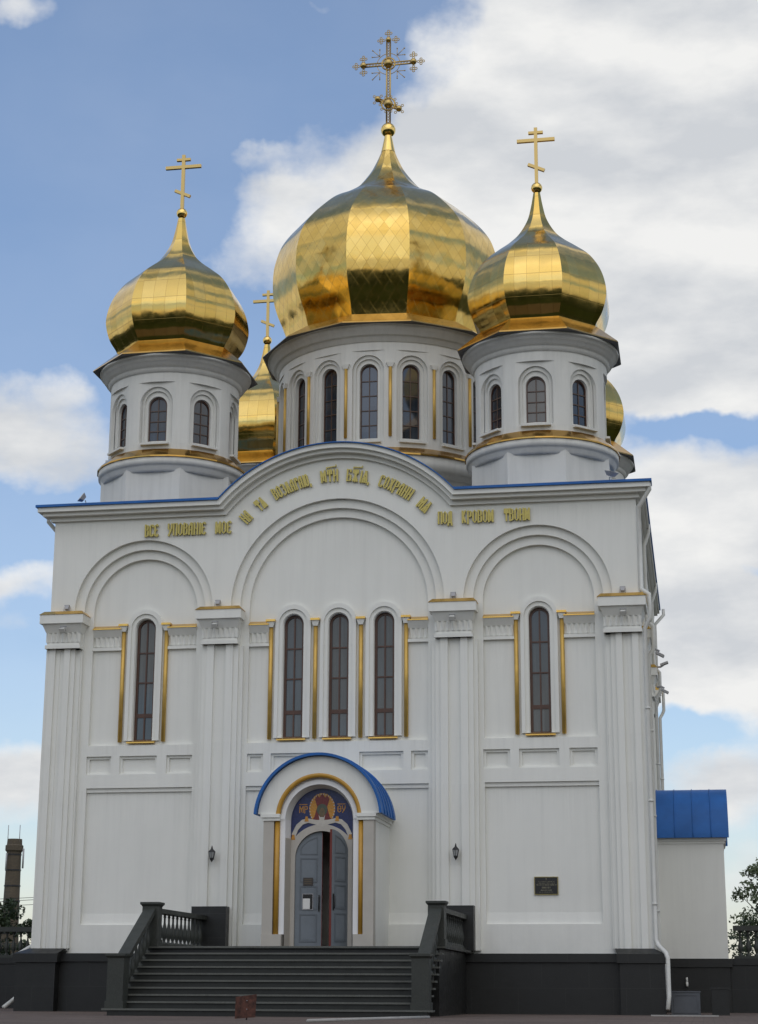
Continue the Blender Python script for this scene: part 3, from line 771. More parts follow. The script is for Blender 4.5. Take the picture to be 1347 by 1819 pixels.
# ornate cross: paired rails with rings between, bosses, trefoils of rings and rays
oc = MB()
def ring(c, r, t=0.014, n=10):
    pts = [(c[0]+r*math.cos(2*PI*i/n), 0, c[2]+r*math.sin(2*PI*i/n)) for i in range(n+1)]
    oc.tube(pts, t, 5, False)
def rails(a, b, gap):
    a = Vector(a); b = Vector(b); d = (b-a).normalized(); n = Vector((d.z, 0, -d.x))
    for s in (-1, 1): oc.tube([a+n*gap*s, b+n*gap*s], 0.026, 6)
    L = (b-a).length; k = int(L/0.105)
    for i in range(k):
        c = a+d*(L*(i+0.5)/k); ring(c, 0.040, 0.012, 8)
def boss(x, z, r): oc.sphere((x, -0.02, z), r, 16, 10); oc.lathe([(r*1.25, 0)], 3) if False else None
def trefoil(x, z, ang):
    for da, rr in ((-0.75, 0.17), (0, 0.17), (0.75, 0.17)):
        pass
    dx, dz = math.cos(ang), math.sin(ang); px, pz = -dz, dx
    for u, w in ((0.17, 0), (0.26, 0.085), (0.26, -0.085), (0.345, 0), (0.26, 0.0)):
        ring((x+dx*u+px*w, 0, z+dz*u+pz*w), 0.042, 0.014, 8)
rails((0, 0, 29.15), (0, 0, 32.42), 0.065); rails((-0.88, 0, 31.50), (0.88, 0, 31.50), 0.055)
rails((-0.36, 0, 30.16), (0.36, 0, 29.76), 0.05)
boss(0, 31.50, 0.165); boss(0, 32.42, 0.10); boss(-0.88, 31.50, 0.115); boss(0.88, 31.50, 0.115)
boss(0, 29.96, 0.165); boss(-0.37, 30.17, 0.11); boss(0.37, 29.75, 0.11)
for r in (0.23,):
    for c in ((0, 0, 31.50), (0, 0, 29.96)): ring(c, r, 0.03, 20)
for a in (0, PI/2, PI): trefoil(0, 32.42, a)
for a in (PI/2, PI, -PI/2): trefoil(-0.88, 31.50, a)
for a in (PI/2, 0, -PI/2): trefoil(0.88, 31.50, a)
for k in range(10):
    a = 2*PI*k/10; ring((0.29*math.cos(a), 0, 29.96+0.29*math.sin(a)), 0.04, 0.012, 8)
for x, z in ((-0.37, 30.17), (0.37, 29.75)):
    for a in (45, 135, 225, 315): ring((x+0.17*math.cos(math.radians(a)), 0, z+0.17*math.sin(math.radians(a))), 0.042, 0.013, 8)
for q in (45, 135, 225, 315):
    a0 = math.radians(q); bx, bz = 0.43*math.cos(a0), 31.50+0.43*math.sin(a0)
    for da in (-0.78, 0, 0.78):
        a = a0+da; L = 0.36 if da == 0 else 0.27
        oc.tube([(bx, 0, bz), (bx+L*math.cos(a), 0, bz+L*math.sin(a))], 0.013, 5)
        oc.sphere((bx+L*math.cos(a), 0, bz+L*math.sin(a)), 0.026, 8, 6)
    pts = [(0.40*math.cos(a0+t), 0, 31.50+0.40*math.sin(a0+t)) for t in [i*0.12-0.6 for i in range(11)]]
    oc.tube(pts, 0.013, 5)
oc.build('cross', CROSSGOLD, dm)

# ------------------------------------------------------------------ portal (front) and side porches
def portal(front):
    out = []
    b = MB()
    # body: side walls and front pillars
    YF = -2.0
    for s in (-1, 1):
        X = lambda a, c: (min(a*s, c*s), max(a*s, c*s))
        x0, x1 = X(1.16, 1.43)
        b.cur = 0; b.box(x0, x1, YF, YF+0.3, 1.80, 4.62)              # beige pillar
        x0, x1 = X(0.92, 1.432); b.box(x0, x1, YF-0.03, YF+0.31, LZ-0.05, 1.80)   # its base block
        b.cur = 1; x0, x1 = X(1.16, 1.428); b.box(x0, x1, YF+0.301, 0.4, LZ-0.05, 4.62)
        # impost mouldings
        x0, x1 = X(1.0, 1.50); b.box(x0, x1, YF-0.07, 0.4, 4.70, 4.79); x0, x1 = X(1.0, 1.46); b.box(x0, x1, YF-0.035, 0.4, 4.621, 4.699)
        # white jamb and splayed inner jamb
        b.cur = 2; x0, x1 = X(0.885, 1.02); b.box(x0, x1, YF+0.12, YF+0.4, 1.801, 4.70)
        x0, x1 = X(1.02, 1.16); b.box(x0, x1, YF+0.22, YF+0.4, 1.801, 4.62)
        b.cur = 0
        b.add([(0.885*s, YF+0.16, LZ), (0.80*s, YF+0.44, LZ), (0.80*s, YF+0.44, 4.2), (0.885*s, YF+0.16, 4.2)], [(0, 1, 2, 3)])
        b.cur = 2
        b.add([(0.885*s, YF+0.16, 4.2), (0.81*s, YF+0.44, 4.2), (0.81*s, YF+0.44, 4.66), (0.885*s, YF+0.16, 4.66)], [(0, 1, 2, 3)])
    # arch rings
    b.cur = 1
    def ringpoly(R, r, zc, a=0): return arc(0, zc, R, a, 180-a, 40)+arc(0, zc, r, 180-a, a, 40)
    o = arc(0, 4.66, 1.585, 4.7, 175.3, 48); i_ = arc(0, 4.66, 1.12, 173.3, 6.7, 40)
    b.prism(o+i_, YF-0.02, YF+0.3)
    b.prism(arc(0, 4.66, 1.57, 4.7, 175.3, 48)+arc(0, 4.66, 1.13, 173.3, 6.7, 40), YF+0.301, 0.4)
    b.cur = 2
    b.prism(ringpoly(1.12, 1.00, 4.66), YF+0.14, YF+0.4)
    b.prism(ringpoly(1.001, 0.885, 4.66), YF+0.10, YF+0.399)
    # splayed soffit
    v = []
    for k in range(33):
        a = PI*k/32; v += [(0.886*math.cos(a), YF+0.16, 4.66+0.886*math.sin(a)), (0.81*math.cos(a), YF+0.44, 4.66+0.81*math.sin(a))]
    b.cur = 1; b.add(v, [(2*k, 2*k+1, 2*k+3, 2*k+2) for k in range(32)], True)
    # beige door surround
    b.cur = 0
    dz = 3.70; sur = [(0.80, LZ), (0.80, 4.2)]+arc(0, dz-0.06, 0.92, 37, 143, 24)+[(-0.80, 4.2), (-0.80, LZ)]
    op = [(-0.69, LZ)]+arc(0, dz, 0.69, 180, 0, 28)+[(0.69, LZ)]
    b.prism(sur+op, YF+0.43, YF+0.60)
    out.append(('portal', b, [BEIGE, WHITE, BRIGHT]))
    return out
pb = portal(True)[0]
port = pb[1].build('portal', pb[2], church)
# portal children
gr = MB()
gp = [(1.07*math.cos(a), -1.97, 4.70+1.07*math.sin(a)) for a in [PI*k/40 for k in range(41)]]
gr.tube(gp, 0.068, 10); gr.build('gilded_arch', OCHRE, port)
for s in (-1, 1):
    MB().tube([(1.09*s, -1.90, 1.80), (1.09*s, -1.90, 4.62)], 0.068, 12).build('colonnette', OCHRE, port)
cr = MB(); R0, R1 = 1.60, 1.665
v = []; n = 40
for k in range(n+1):
    a = math.radians(4.2+171.6*k/n)
    for y in (-2.17, 0.0):
        v += [(R0*math.cos(a), y, 4.66+R0*math.sin(a)), (R1*math.cos(a), y, 4.66+R1*math.sin(a))]
f = []
for k in range(n):
    o = 4*k; f += [(o, o+4, o+6, o+2), (o+1, o+3, o+7, o+5), (o, o+1, o+5, o+4), (o+2, o+6, o+7, o+3)]
f += [(0, 2, 3, 1), (4*n, 4*n+1, 4*n+3, 4*n+2)]
cr.add(v, f, False)
for y in [-1.75+0.43*i for i in range(4)]:
    pts = [((R1+0.012)*math.cos(math.radians(4.2+171.6*k/30)), y, 4.66+(R1+0.012)*math.sin(math.radians(4.2+171.6*k/30))) for k in range(31)]
    cr.tube(pts, 0.014, 5)
cr.build('portal_roof', BLUE, port)
# mosaic in the tympanum
Y0 = -1.545
ic = MB()
ic.cur = 0; ic.prism([(-0.81, 4.15)]+arc(0, 3.70, 0.80, 146, 34, 20)+[(0.81, 4.15)]+arc(0, 4.66, 0.81, 0, 180, 36), Y0, Y0+0.05)
ic.cur = 1; ic.prism([(0+0.335*math.cos(2*PI*k/48)*(1+0.03*(k % 2)), 4.95+0.40*math.sin(2*PI*k/48)*(1+0.03*(k % 2))) for k in range(48)], Y0-0.004, Y0)
ic.cur = 4
for k in range(26):
    a = -0.9+(2*PI-1.3)*k/25+PI*0  # scalloped pale rim
    a = math.radians(-55+290*k/25)
    x, z = 0.325*math.cos(a), 4.95+0.385*math.sin(a)
    ic.prism([(x-0.02, z-0.02), (x+0.02, z-0.02), (x, z+0.02)], Y0-0.008-0.0001*k, Y0-0.003)
ic.cur = 2
ic.prism([(-0.30, 4.62), (0.30, 4.62), (0.20, 4.75), (0.13, 5.0), (0.19, 5.2), (0.13, 5.30), (0.08, 5.24), (0.0, 5.34), (-0.08, 5.24), (-0.13, 5.30), (-0.19, 5.2), (-0.13, 5.0), (-0.20, 4.75)], Y0-0.012, Y0-0.0045)
ic.cur = 5; ic.prism([(0.14*math.cos(a), 4.93+0.15*math.sin(a)) for a in [2*PI*k/20 for k in range(20)]], Y0-0.016, Y0-0.0121)
ic.cur = 3; ic.prism([(0.075*math.cos(a), 4.86+0.12*math.sin(a)) for a in [2*PI*k/20 for k in range(20)]], Y0-0.020, Y0-0.0161)
ic.cur = 5
for x in (-0.03, 0.03): ic.prism(rect(x-0.014, x+0.014, 4.88, 4.893), Y0-0.022, Y0-0.0201)
ic.prism(rect(-0.008, 0.008, 4.83, 4.875), Y0-0.0221, Y0-0.0202); ic.prism(rect(-0.018, 0.018, 4.80, 4.81), Y0-0.0222, Y0-0.0203)
# white veil held to both sides
ic.cur = 4
def swoosh(s):
    o = [(0, 4.67), (0.15*s, 4.67), (0.35*s, 4.71), (0.52*s, 4.68), (0.67*s, 4.55), (0.79*s, 4.31), (0.70*s, 4.22), (0.62*s, 4.42), (0.50*s, 4.555), (0.36*s, 4.60), (0.22*s, 4.57), (0, 4.50)]
    return o if s > 0 else o[::-1]
for s in (-1, 1): ic.prism(swoosh(s), Y0-0.026, Y0-0.0225-0.0003*s)
ic.prism([(-0.05, 4.60), (0.05, 4.60), (0.085, 4.80), (0.05, 4.74), (-0.05, 4.74), (-0.085, 4.80)], Y0-0.028, Y0-0.0265)
ic.cur = 1
for s in (-1, 1):
    for j, (x, z) in enumerate(((0.745, 4.22), (0.40, 4.68))): # little gilded cuffs and hems
        ic.prism([((x-0.055)*s, z-0.05), ((x+0.055)*s, z-0.05), ((x+0.03)*s, z+0.08), ((x-0.03)*s, z+0.08)][::s], Y0-0.030-0.001*j, Y0-0.0265)
def strokes(mb, segs, ox, oz, w, h, y, tk, t, d=0.004):
    for i, (a, b) in enumerate(segs):
        ax, az, bx, bz = ox+a[0]*w, oz+a[1]*h, ox+b[0]*w, oz+b[1]*h
        dx, dz_ = bx-ax, bz-az; L = math.hypot(dx, dz_) or 1e-6; dx /= L; dz_ /= L
        vert = abs(dz_) > 0.8; th = tk if vert else t; e = (t if vert else tk)*0.42
        ax -= dx*e*0.5; az -= dz_*e*0.5; bx += dx*e*0.5; bz += dz_*e*0.5
        nx, nz = -dz_*th/2, dx*th/2
        yo = y-d-(i % 9)*0.0013
        mb.prism([(ax+nx, az+nz), (ax-nx, az-nz), (bx-nx, bz-nz), (bx+nx, bz+nz)], yo, y)
GL = {  # letters as strokes in a unit box
 'В': [((.12,0),(.12,1)),((.12,1),(.75,.92)),((.75,.92),(.80,.62)),((.12,.54),(.80,.58)),((.85,.5),(.85,.1)),((.12,0),(.85,.08))],
 'С': [((.85,.78),(.75,.96)),((.75,.96),(.2,.96)),((.12,.9),(.12,.1)),((.2,.04),(.75,.04)),((.75,.04),(.88,.22))],
 'Е': [((.85,.85),(.6,1)),((.6,1),(.15,.9)),((.12,.9),(.12,.1)),((.12,.5),(.7,.55)),((.15,.06),(.6,0)),((.6,0),(.88,.18))],
 'У': [((.10,.99),(.12,.55)),((.12,.55),(.5,.40)),((.90,.99),(.88,.55)),((.88,.55),(.5,.40)),((.75,.45),(.15,-.04))],
 'П': [((.12,0),(.12,.96)),((.88,0),(.88,.96)),((0,.97),(1,.97))],
 'О': [((.12,.16),(.12,.84)),((.12,.84),(.5,.99)),((.5,.99),(.88,.84)),((.88,.84),(.88,.16)),((.88,.16),(.5,.01)),((.5,.01),(.12,.16))],
 'А': [((.12,0),(.12,.7)),((.12,.7),(.6,1)),((.82,0),(.80,.95)),((.12,.35),(.82,.45)),((.55,.97),(.9,.97))],
 'Н': [((.12,0),(.12,1)),((.88,0),(.88,1)),((.12,.62),(.88,.42))],
 'I': [((.5,0),(.5,.92)),((.25,.94),(.75,.94))],
 'И': [((.12,0),(.12,1)),((.88,0),(.88,1)),((.12,.35),(.88,.6))],
 'М': [((.08,0),(.10,.98)),((.92,0),(.92,.98)),((.10,.98),(.5,.45)),((.5,.45),(.92,.98)),((.5,.1),(.5,.5))],
 'Т': [((.5,0),(.5,.97)),((.0,.97),(1,.97)),((.08,.95),(.08,.62)),((.92,.95),(.92,.62))],
 'Я': [((.5,.98),(.12,.30)),((.5,.98),(.88,.30)),((.12,.30),(.05,0)),((.88,.30),(.95,0)),((.5,.02),(.5,.45)),((.2,.45),(.8,.45)),((.3,.97),(.7,.97))],
 'З': [((.1,.86),(.3,.98)),((.3,.98),(.8,.9)),((.82,.9),(.82,.6)),((.35,.54),(.82,.58)),((.88,.52),(.88,.12)),((.88,.12),(.4,-.02)),((.4,-.02),(.1,.14))],
 'Л': [((.3,.95),(.14,0)),((.3,.95),(.6,.97)),((.82,0),(.62,.97)),((.0,.02),(.2,.02))],
 'Г': [((.15,0),(.15,.96)),((.05,.97),(.85,.97)),((.85,.97),(.85,.72))],
 'Ю': [((.08,0),(.08,1)),((.08,.5),(.42,.5)),((.42,.14),(.42,.86)),((.42,.86),(.68,.99)),((.68,.99),(.93,.86)),((.93,.86),(.93,.14)),((.93,.14),(.68,0)),((.68,0),(.42,.14))],
 'Б': [((.12,0),(.12,1)),((.0,.97),(.8,.97)),((.8,.97),(.82,.78)),((.12,.5),(.85,.5)),((.86,.5),(.86,.08)),((.12,.03),(.86,.06))],
 'Ж': [((.5,0),(.5,1)),((.1,.98),(.5,.5)),((.9,.98),(.5,.5)),((.1,.02),(.5,.5)),((.9,.02),(.5,.5)),((.1,.98),(.1,.7)),((.9,.98),(.9,.7))],
 'Х': [((.1,.98),(.9,.02)),((.9,.98),(.1,.02)),((.2,.5),(.8,.5)),((0,.98),(.25,.98)),((.75,.98),(1,.98))],
 'Р': [((.15,-.1),(.15,.98)),((.15,.97),(.75,.93)),((.85,.9),(.85,.55)),((.15,.48),(.85,.52))],
 'К': [((.12,0),(.12,1)),((.12,.45),(.75,.98)),((.3,.55),(.85,.02)),((.65,.98),(.95,.98))],
 'Д': [((.28,.05),(.28,.9)),((.28,.9),(.6,1)),((.80,.05),(.80,.98)),((0,.05),(1,.05)),((.05,.05),(.05,-.16)),((.95,.05),(.95,-.16))],
 ',': [((.3,.12),(.1,-.12))],
 'Θ': [((.12,.16),(.12,.84)),((.12,.84),(.5,.99)),((.5,.99),(.88,.84)),((.88,.84),(.88,.16)),((.88,.16),(.5,.01)),((.5,.01),(.12,.16)),((.0,.5),(1,.5))],
}
ic.cur = 1
for ch, x, w in (('М', -0.60, 0.11), ('Р', -0.47, 0.09), ('Θ', 0.40, 0.10), ('У', 0.52, 0.09)):
    strokes(ic, GL[ch], x, 4.86, w, 0.17, Y0-0.001, 0.022, 0.018)
for x in (-0.60, 0.40): ic.prism(rect(x, x+0.21, 5.06, 5.08), Y0-0.005, Y0-0.0005)
icon = ic.build('tympanum_mosaic', [M_BLUE, M_GOLD, M_RED, M_SKIN, M_WHITE, M_GREEN], port)
icon['label'] = 'dark blue mosaic of a haloed figure holding out a white veil'
# vestibule, its darkness painted in as near-black walls
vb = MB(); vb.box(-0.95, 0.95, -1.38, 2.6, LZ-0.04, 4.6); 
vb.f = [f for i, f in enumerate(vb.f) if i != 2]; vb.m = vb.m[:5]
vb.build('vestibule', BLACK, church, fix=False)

def leaf(sgn, ang, hinge_x, y, name):
    """door leaf with arched outer corner; local u from hinge (0) to free edge (0.69)"""
    W_ = 0.685; zt = lambda u: 3.70+math.sqrt(max(0, 0.69**2-(0.69-u)**2))-0.01
    us = [W_*k/14 for k in range(15)]
    o = [(u, zt(max(u, 0.004))) for u in us]
    poly = [(0, LZ+0.02), (W_, LZ+0.02)]+o[::-1]
    d = MB(); d.prism(poly, -0.03, 0.03)
    # raised frames of panels
    d.cur = 1
    for z0, z1 in ((1.62, 2.32), (2.42, 3.02), (3.10, 3.72)):
        d.prism(rect(0.12, 0.57, z0, z1), -0.042, -0.0301, [rect(0.155, 0.535, z0+0.035, z1-0.035)])
        d.cur = 0; d.prism(rect(0.185, 0.505, z0+0.06, z1-0.06), -0.038, -0.0302); d.cur = 1
    tp = [(0.12, 3.80), (0.57, 3.80)]+[(u, zt(u)-0.12) for u in (0.57, 0.48, 0.38, 0.28, 0.18, 0.12)]
    cx_, cz_ = 0.38, 3.98
    tpi = [((p[0]-cx_)*0.86+cx_, (p[1]-cz_)*0.86+cz_) for p in tp]
    d.prism(tp, -0.042, -0.0301, [tpi])
    d.cur = 2; d.box(W_, W_+0.012, -0.031, 0.031, LZ+0.02, zt(W_))
    d.prism([(p[0]*0.995+0.002, p[1]-0.003) for p in poly], 0.0301, 0.034)
    if sgn < 0: M = Matrix.Identity(4)
    else: M = Matrix.Scale(-1, 4, (1, 0, 0))
    d.xf(Matrix.Translation((hinge_x, y, 0)) @ Matrix.Rotation(ang, 4, 'Z') @ M)
    return d.build(name, [DOOR, DOORSH, RED], port), Matrix.Translation((hinge_x, y, 0)) @ Matrix.Rotation(ang, 4, 'Z') @ M
dl, ML = leaf(-1, math.radians(5), -0.69, -1.49, 'door'); dl['label'] = 'grey door leaf carrying a small sign and a framed notice, almost closed'
drr, MR = leaf(1, math.radians(62), 0.685, -1.52, 'door'); drr['label'] = 'grey door leaf standing open, its red-brown edge showing'
h = MB(); h.tube([(0.62, -0.045, 2.42), (0.62, -0.085, 2.45), (0.62, -0.085, 2.72), (0.62, -0.045, 2.75)], 0.012, 6); h.box(0.60, 0.64, -0.046, -0.031, 2.38, 2.79); h.xf(ML); h.build('handle', IRON, dl)
h = MB(); h.tube([(0.62, -0.045, 2.42), (0.62, -0.085, 2.45), (0.62, -0.085, 2.72), (0.62, -0.045, 2.75)], 0.012, 6); h.box(0.60, 0.64, -0.046, -0.031, 2.38, 2.79); h.xf(MR); h.build('handle', IRON, drr)
# sign and notice on the left leaf
q = MB(); q.box(0.21, 0.46, -0.056, -0.043, 3.02, 3.22); q.cur = 1
for k in range(3): q.box(0.24, 0.43, -0.058, -0.0565, 3.07+k*0.05, 3.085+k*0.05)
q.xf(ML); sg = q.build('door_plate', [mat('brown_plate', (0.045, 0.035, 0.03), 0.4), mat('plate_text', (0.12, 0.09, 0.05), 0.5)]); tag(sg, 'small dark brown plate screwed to the grey church door, above the framed notice', 'sign')
q = MB(); q.cur = 2; q.box(0.19, 0.47, -0.052, -0.0425, 2.42, 2.82); q.cur = 1; q.box(0.205, 0.455, -0.0545, -0.0521, 2.435, 2.805); q.cur = 0; q.box(0.21, 0.39, -0.057, -0.0546, 2.44, 2.70)
q.xf(ML); nf = q.build('framed_notice', [PAPER, PLAQUE, GREY]); tag(nf, 'framed notice with a white sheet of paper on the grey church door', 'notice')

# side porches (barrel roof seen from the side), same size as the front portal
for s in (1, -1):
    b = MB(); b.box(8.1, 10.2, DC-1.43, DC+1.43, 1.375, 4.62); b.box(8.1, 10.24, DC-1.46, DC+1.46, 4.621, 4.69); b.box(8.1, 10.28, DC-1.5, DC+1.5, 4.691, 4.78)
    b.cur = 1; b.box(8.15, 10.23, DC-1.47, DC+1.47, G-0.3, 1.14); b.box(8.15, 10.30, DC-1.53, DC+1.53, 1.141, 1.374)
    b.cur = 0
    vv = [(8.1, DC+1.57*math.cos(math.radians(4.7+170.6*k/30)), 4.66+1.57*math.sin(math.radians(4.7+170.6*k/30))) for k in range(31)]
    n = len(vv); b.add(vv+[(10.2, p[1], p[2]) for p in vv], [tuple(range(n)), tuple(range(2*n-1, n-1, -1))]+[(k, k+1, n+k+1, n+k) for k in range(n-1)])
    r = MB(); v = []; f = []; n = 40
    for k in range(n+1):
        a = math.radians(4.2+171.6*k/n)
        for x in (8.1, 10.36): v += [(x, DC+R0*math.cos(a), 4.66+R0*math.sin(a)), (x, DC+R1*math.cos(a), 4.66+R1*math.sin(a))]
    for k in range(n):
        o = 4*k; f += [(o, o+4, o+6, o+2), (o+1, o+3, o+7, o+5), (o, o+1, o+5, o+4), (o+2, o+6, o+7, o+3)]
    f += [(0, 2, 3, 1), (4*n, 4*n+1, 4*n+3, 4*n+2)]
    r.add(v, f)
    for x in (8.3, 8.82, 9.34, 9.86): r.tube([(x, DC+(R1+0.012)*math.cos(math.radians(4.2+171.6*k/30)), 4.66+(R1+0.012)*math.sin(math.radians(4.2+171.6*k/30))) for k in range(31)], 0.014, 5)
    if s < 0:
        M = Matrix.Scale(-1, 4, (1, 0, 0)); b.xf(M); r.xf(M)
    o = b.build('side_porch', [WHITE, GRANITE], church); r.build('porch_roof', BLUE, o)

# inscription
def word(txt, place, total, h, tk=None, titlo=None):
    wd = {'I': 0.5, ',': 0.35, 'Ю': 1.25, 'Ж': 1.15, 'М': 1.15, 'Г': 0.8}
    ins = MB(); L = sum(wd.get(c, 1) for c in txt); u = total/L; x = 0
    for c in txt:
        w = wd.get(c, 1)*u; g = MB(); tk_ = 0.047; strokes(g, GL[c], 0, 0, w*0.78, h, 0, tk_, 0.026, 0.045)
        ins.merge(g, place(x)); x += w
    if titlo:
        g = MB(); a, b = titlo; g.box(a*total, b*total, -0.05, -0.003, h+0.05, h+0.075); g.box(a*total, a*total+0.025, -0.051, -0.002, h+0.01, h+0.05); g.box(b*total-0.025, b*total, -0.051, -0.002, h+0.075, h+0.11)
        ins.merge(g, place(0))
    o = ins.build('inscription_word', LETTER, church); o['label'] = 'golden raised word of Church Slavonic lettering'
def straight(x0, z0): return lambda x: Matrix.Translation((x0+x, -0.03, z0))
def curved(a0, R):
    def f(x):
        a = math.radians(a0)+x/R*1.0
        return Matrix.Translation((R*math.sin(a), -0.03, ZC+R*math.cos(a))) @ Matrix.Rotation(a, 4, 'Y')
    return f
for t, x0, x1, z in (('ВСЕ', -5.51, -5.09, 12.77), ('УПОВАНIЕ', -4.84, -3.71, 12.78), ('МОЕ', -3.46, -2.97, 12.78), ('ПОД', 2.83, 3.24, 12.80), ('КРОВОМ', 3.49, 4.38, 12.80), ('ТВОИМ', 4.65, 5.37, 12.81)):
    word(t, straight(x0, z-0.01), x1-x0, 0.345)
RB = 3.42
for t, a0, a1, ti in (('НА', -48.0, -43.6, None), ('ТЯ', -39.4, -34.7, None), ('ВОЗЛАГАЮ,', -30.4, -12.0, None), ('МТИ', -7.5, 0.9, (0.35, 0.95)), ('БЖIЯ,', 4.3, 15.5, (0.25, 0.65)), ('СОХРАНИ', 19.6, 36.2, None), ('МЯ', 40.3, 46.2, None)):
    word(t, curved(a0, RB), math.radians(a1-a0)*RB, 0.345, titlo=ti)

# ------------------------------------------------------------------ downpipes (parts of the church)
def pipe(pts, r=0.055):
    m = MB(); m.tube(pts, r, 10)
    for z in (2.6, 5.2, 7.6):
        for a, b in zip(pts, pts[1:]):
            if min(a[2], b[2]) < z < max(a[2], b[2]) and abs(a[2]-b[2]) > 2:
                t = (z-a[2])/(b[2]-a[2]); x = a[0]+(b[0]-a[0])*t; y = a[1]+(b[1]-a[1])*t
                m.tube([(x, y, z-0.03), (x, y, z+0.03)], r*1.25, 10)
    return m.build('downpipe', PIPE, church)
for s in (-1, 1):
    for my in (0, 1):
        Yv = (lambda y: y) if not my else (lambda y: 2*DC-y)
        P = [(8.58, -0.30, 13.66), (8.58, -0.30, 13.45), (8.27, -0.02, 13.05), (8.27, -0.02, 10.78), (8.33, -0.10, 10.72), (8.47, -0.12, 10.62), (8.47, -0.12, 10.0), (8.43, -0.10, 9.9), (8.33, -0.06, 9.72), (8.33, -0.06, 1.72), (8.38, -0.12, 1.58), (8.58, -0.42, 1.38), (8.62, -0.47, 1.25), (8.62, -0.47, 0.35), (8.58, -0.60, 0.02)]
        if s < 0: P = [(x, y+0.75 if z > 1.7 else y+0.55, z) for x, y, z in P[:-3]]+[(8.60, 0.6, 0.9), (8.62, 0.5, 0.35), (8.92, -0.05, -0.03)]
        pipe([(s*x, Yv(y), z) for x, y, z in P])
    for yy in (DC-3.9, DC+3.9):
        pipe([(s*x, yy, z) for x, z in ((8.42, 13.64), (8.42, 13.4), (8.28, 13.0), (8.28, 10.8), (8.45, 10.6), (8.45, 9.95), (8.3, 9.75), (8.3, 1.6), (8.42, 1.3), (8.42, 0.1))])

# ------------------------------------------------------------------ entrance staircase and balustrades
st = thing('staircase', (0, -4.8, G), 'broad dark granite staircase leading up to the church door', 'staircase')
def child(mb, name, mats, parent):
    o = mb.build(name, mats); o.parent = parent; o.matrix_parent_inverse = Matrix.Translation(-parent.location); return o
NR = 10; RH = (LZ-G)/NR; TR = 0.275; YT = -4.95
b = MB(); b.box(-3.50, 3.50, YT+0.05, -0.022, G-0.3, LZ-0.06); child(b, 'landing', GRANITE, st)
b = MB(); b.box(-3.66, 3.66, YT-0.02, -0.01, LZ-0.059, LZ); child(b, 'landing_paving', GRSTEP, st)
for k in range(1, NR):
    z = LZ-RH*k; y0 = YT-TR*k
    hw = 3.62 if k < NR-1 else 3.72
    s = MB(); s.box(-hw+0.12, hw-0.12, y0+0.03, YT-TR*(k-1)+0.06, G-0.2 if k == NR-1 else z-RH-0.01, z-0.04)
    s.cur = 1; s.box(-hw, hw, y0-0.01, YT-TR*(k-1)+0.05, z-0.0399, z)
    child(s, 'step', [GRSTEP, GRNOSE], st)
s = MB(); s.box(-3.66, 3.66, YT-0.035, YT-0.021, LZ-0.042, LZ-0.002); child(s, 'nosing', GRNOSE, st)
YB = YT-TR*(NR-1)      # front edge of the lowest tread
def baluster(x, y, z0, h):
    pr = [(0.07, 0), (0.07, 0.05), (0.034, 0.07), (0.032, 0.11), (0.066, 0.24), (0.075, 0.32), (0.062, 0.44), (0.036, 0.58), (0.026, 0.68), (0.024, 0.80), (0.04, 0.83), (0.028, 0.87), (0.04, 0.93), (0.065, 0.95), (0.065, 1.0)]
    return MB().lathe([(r, z0+zz*h) for r, zz in pr], 12, x, y)
def newel(x, y, z0, z1, w=0.19):
    m = MB(); m.box(x-w, x+w, y-w, y+w, z0, z1-0.10); m.box(x-w-0.025, x+w+0.025, y-w-0.025, y+w+0.025, z0, z0+0.16)
    m.frust((x-w, x+w, y-w, y+w, z1-0.0999), (x-w-0.04, x+w+0.04, y-w-0.04, y+w+0.04, z1-0.05)); m.box(x-w-0.045, x+w+0.045, y-w-0.045, y+w+0.045, z1-0.0499, z1); return m
bt = []
for s, side in ((-1, 'left'), (1, 'right')):
    t = thing('balustrade', (3.44*s, -4.7, LZ), 'green grey stone balustrade running down the %s side of the staircase' % side, 'balustrade', 'balustrades flanking the staircase')
    x = 3.44*s; yt = -4.78; yb = YB+0.22
    child(newel(x, yt, LZ, 2.46), 'newel', GRRAIL, t); child(newel(x, yb, G+RH, 1.22), 'newel', GRRAIL, t)
    # level rail back to the pilaster
    r = MB(); r.box(x-0.13, x+0.13, yt+0.19, -0.34, 2.22, 2.33); r.box(x-0.10, x+0.10, yt+0.19, -0.34, LZ, LZ+0.07); child(r, 'rail', GRRAIL, t)
    # sloping rail
    r = MB(); za, zb_ = 2.33, 1.12; y1, y2 = yt-0.18, yb+0.18; k = 0.14
    vv = []
    for yy, zz in ((y1, za), (y2, zb_)): vv += [(x-0.14, yy, zz-k), (x+0.14, yy, zz-k), (x+0.14, yy, zz), (x-0.14, yy, zz)]
    r.add(vv, [(0, 1, 2, 3), (7, 6, 5, 4), (0, 4, 5, 1), (1, 5, 6, 2), (2, 6, 7, 3), (3, 7, 4, 0)]); child(r, 'rail', GRRAIL, t)
    n = 12
    for i in range(n):
        y = yt+0.34+(-0.50-(yt+0.34))*i/(n-1); child(baluster(x, y, LZ+0.07, 0.78), 'baluster', GRRAIL, t)
    for kk in range(1, NR-1):
        z = LZ-RH*kk; y = YT-TR*kk+TR*0.45
        if y < yb+0.25: continue
        zr = za+(zb_-za)*(y1-y)/(y1-y2)-k
        child(baluster(x, y, z, zr-z), 'baluster', GRRAIL, t)
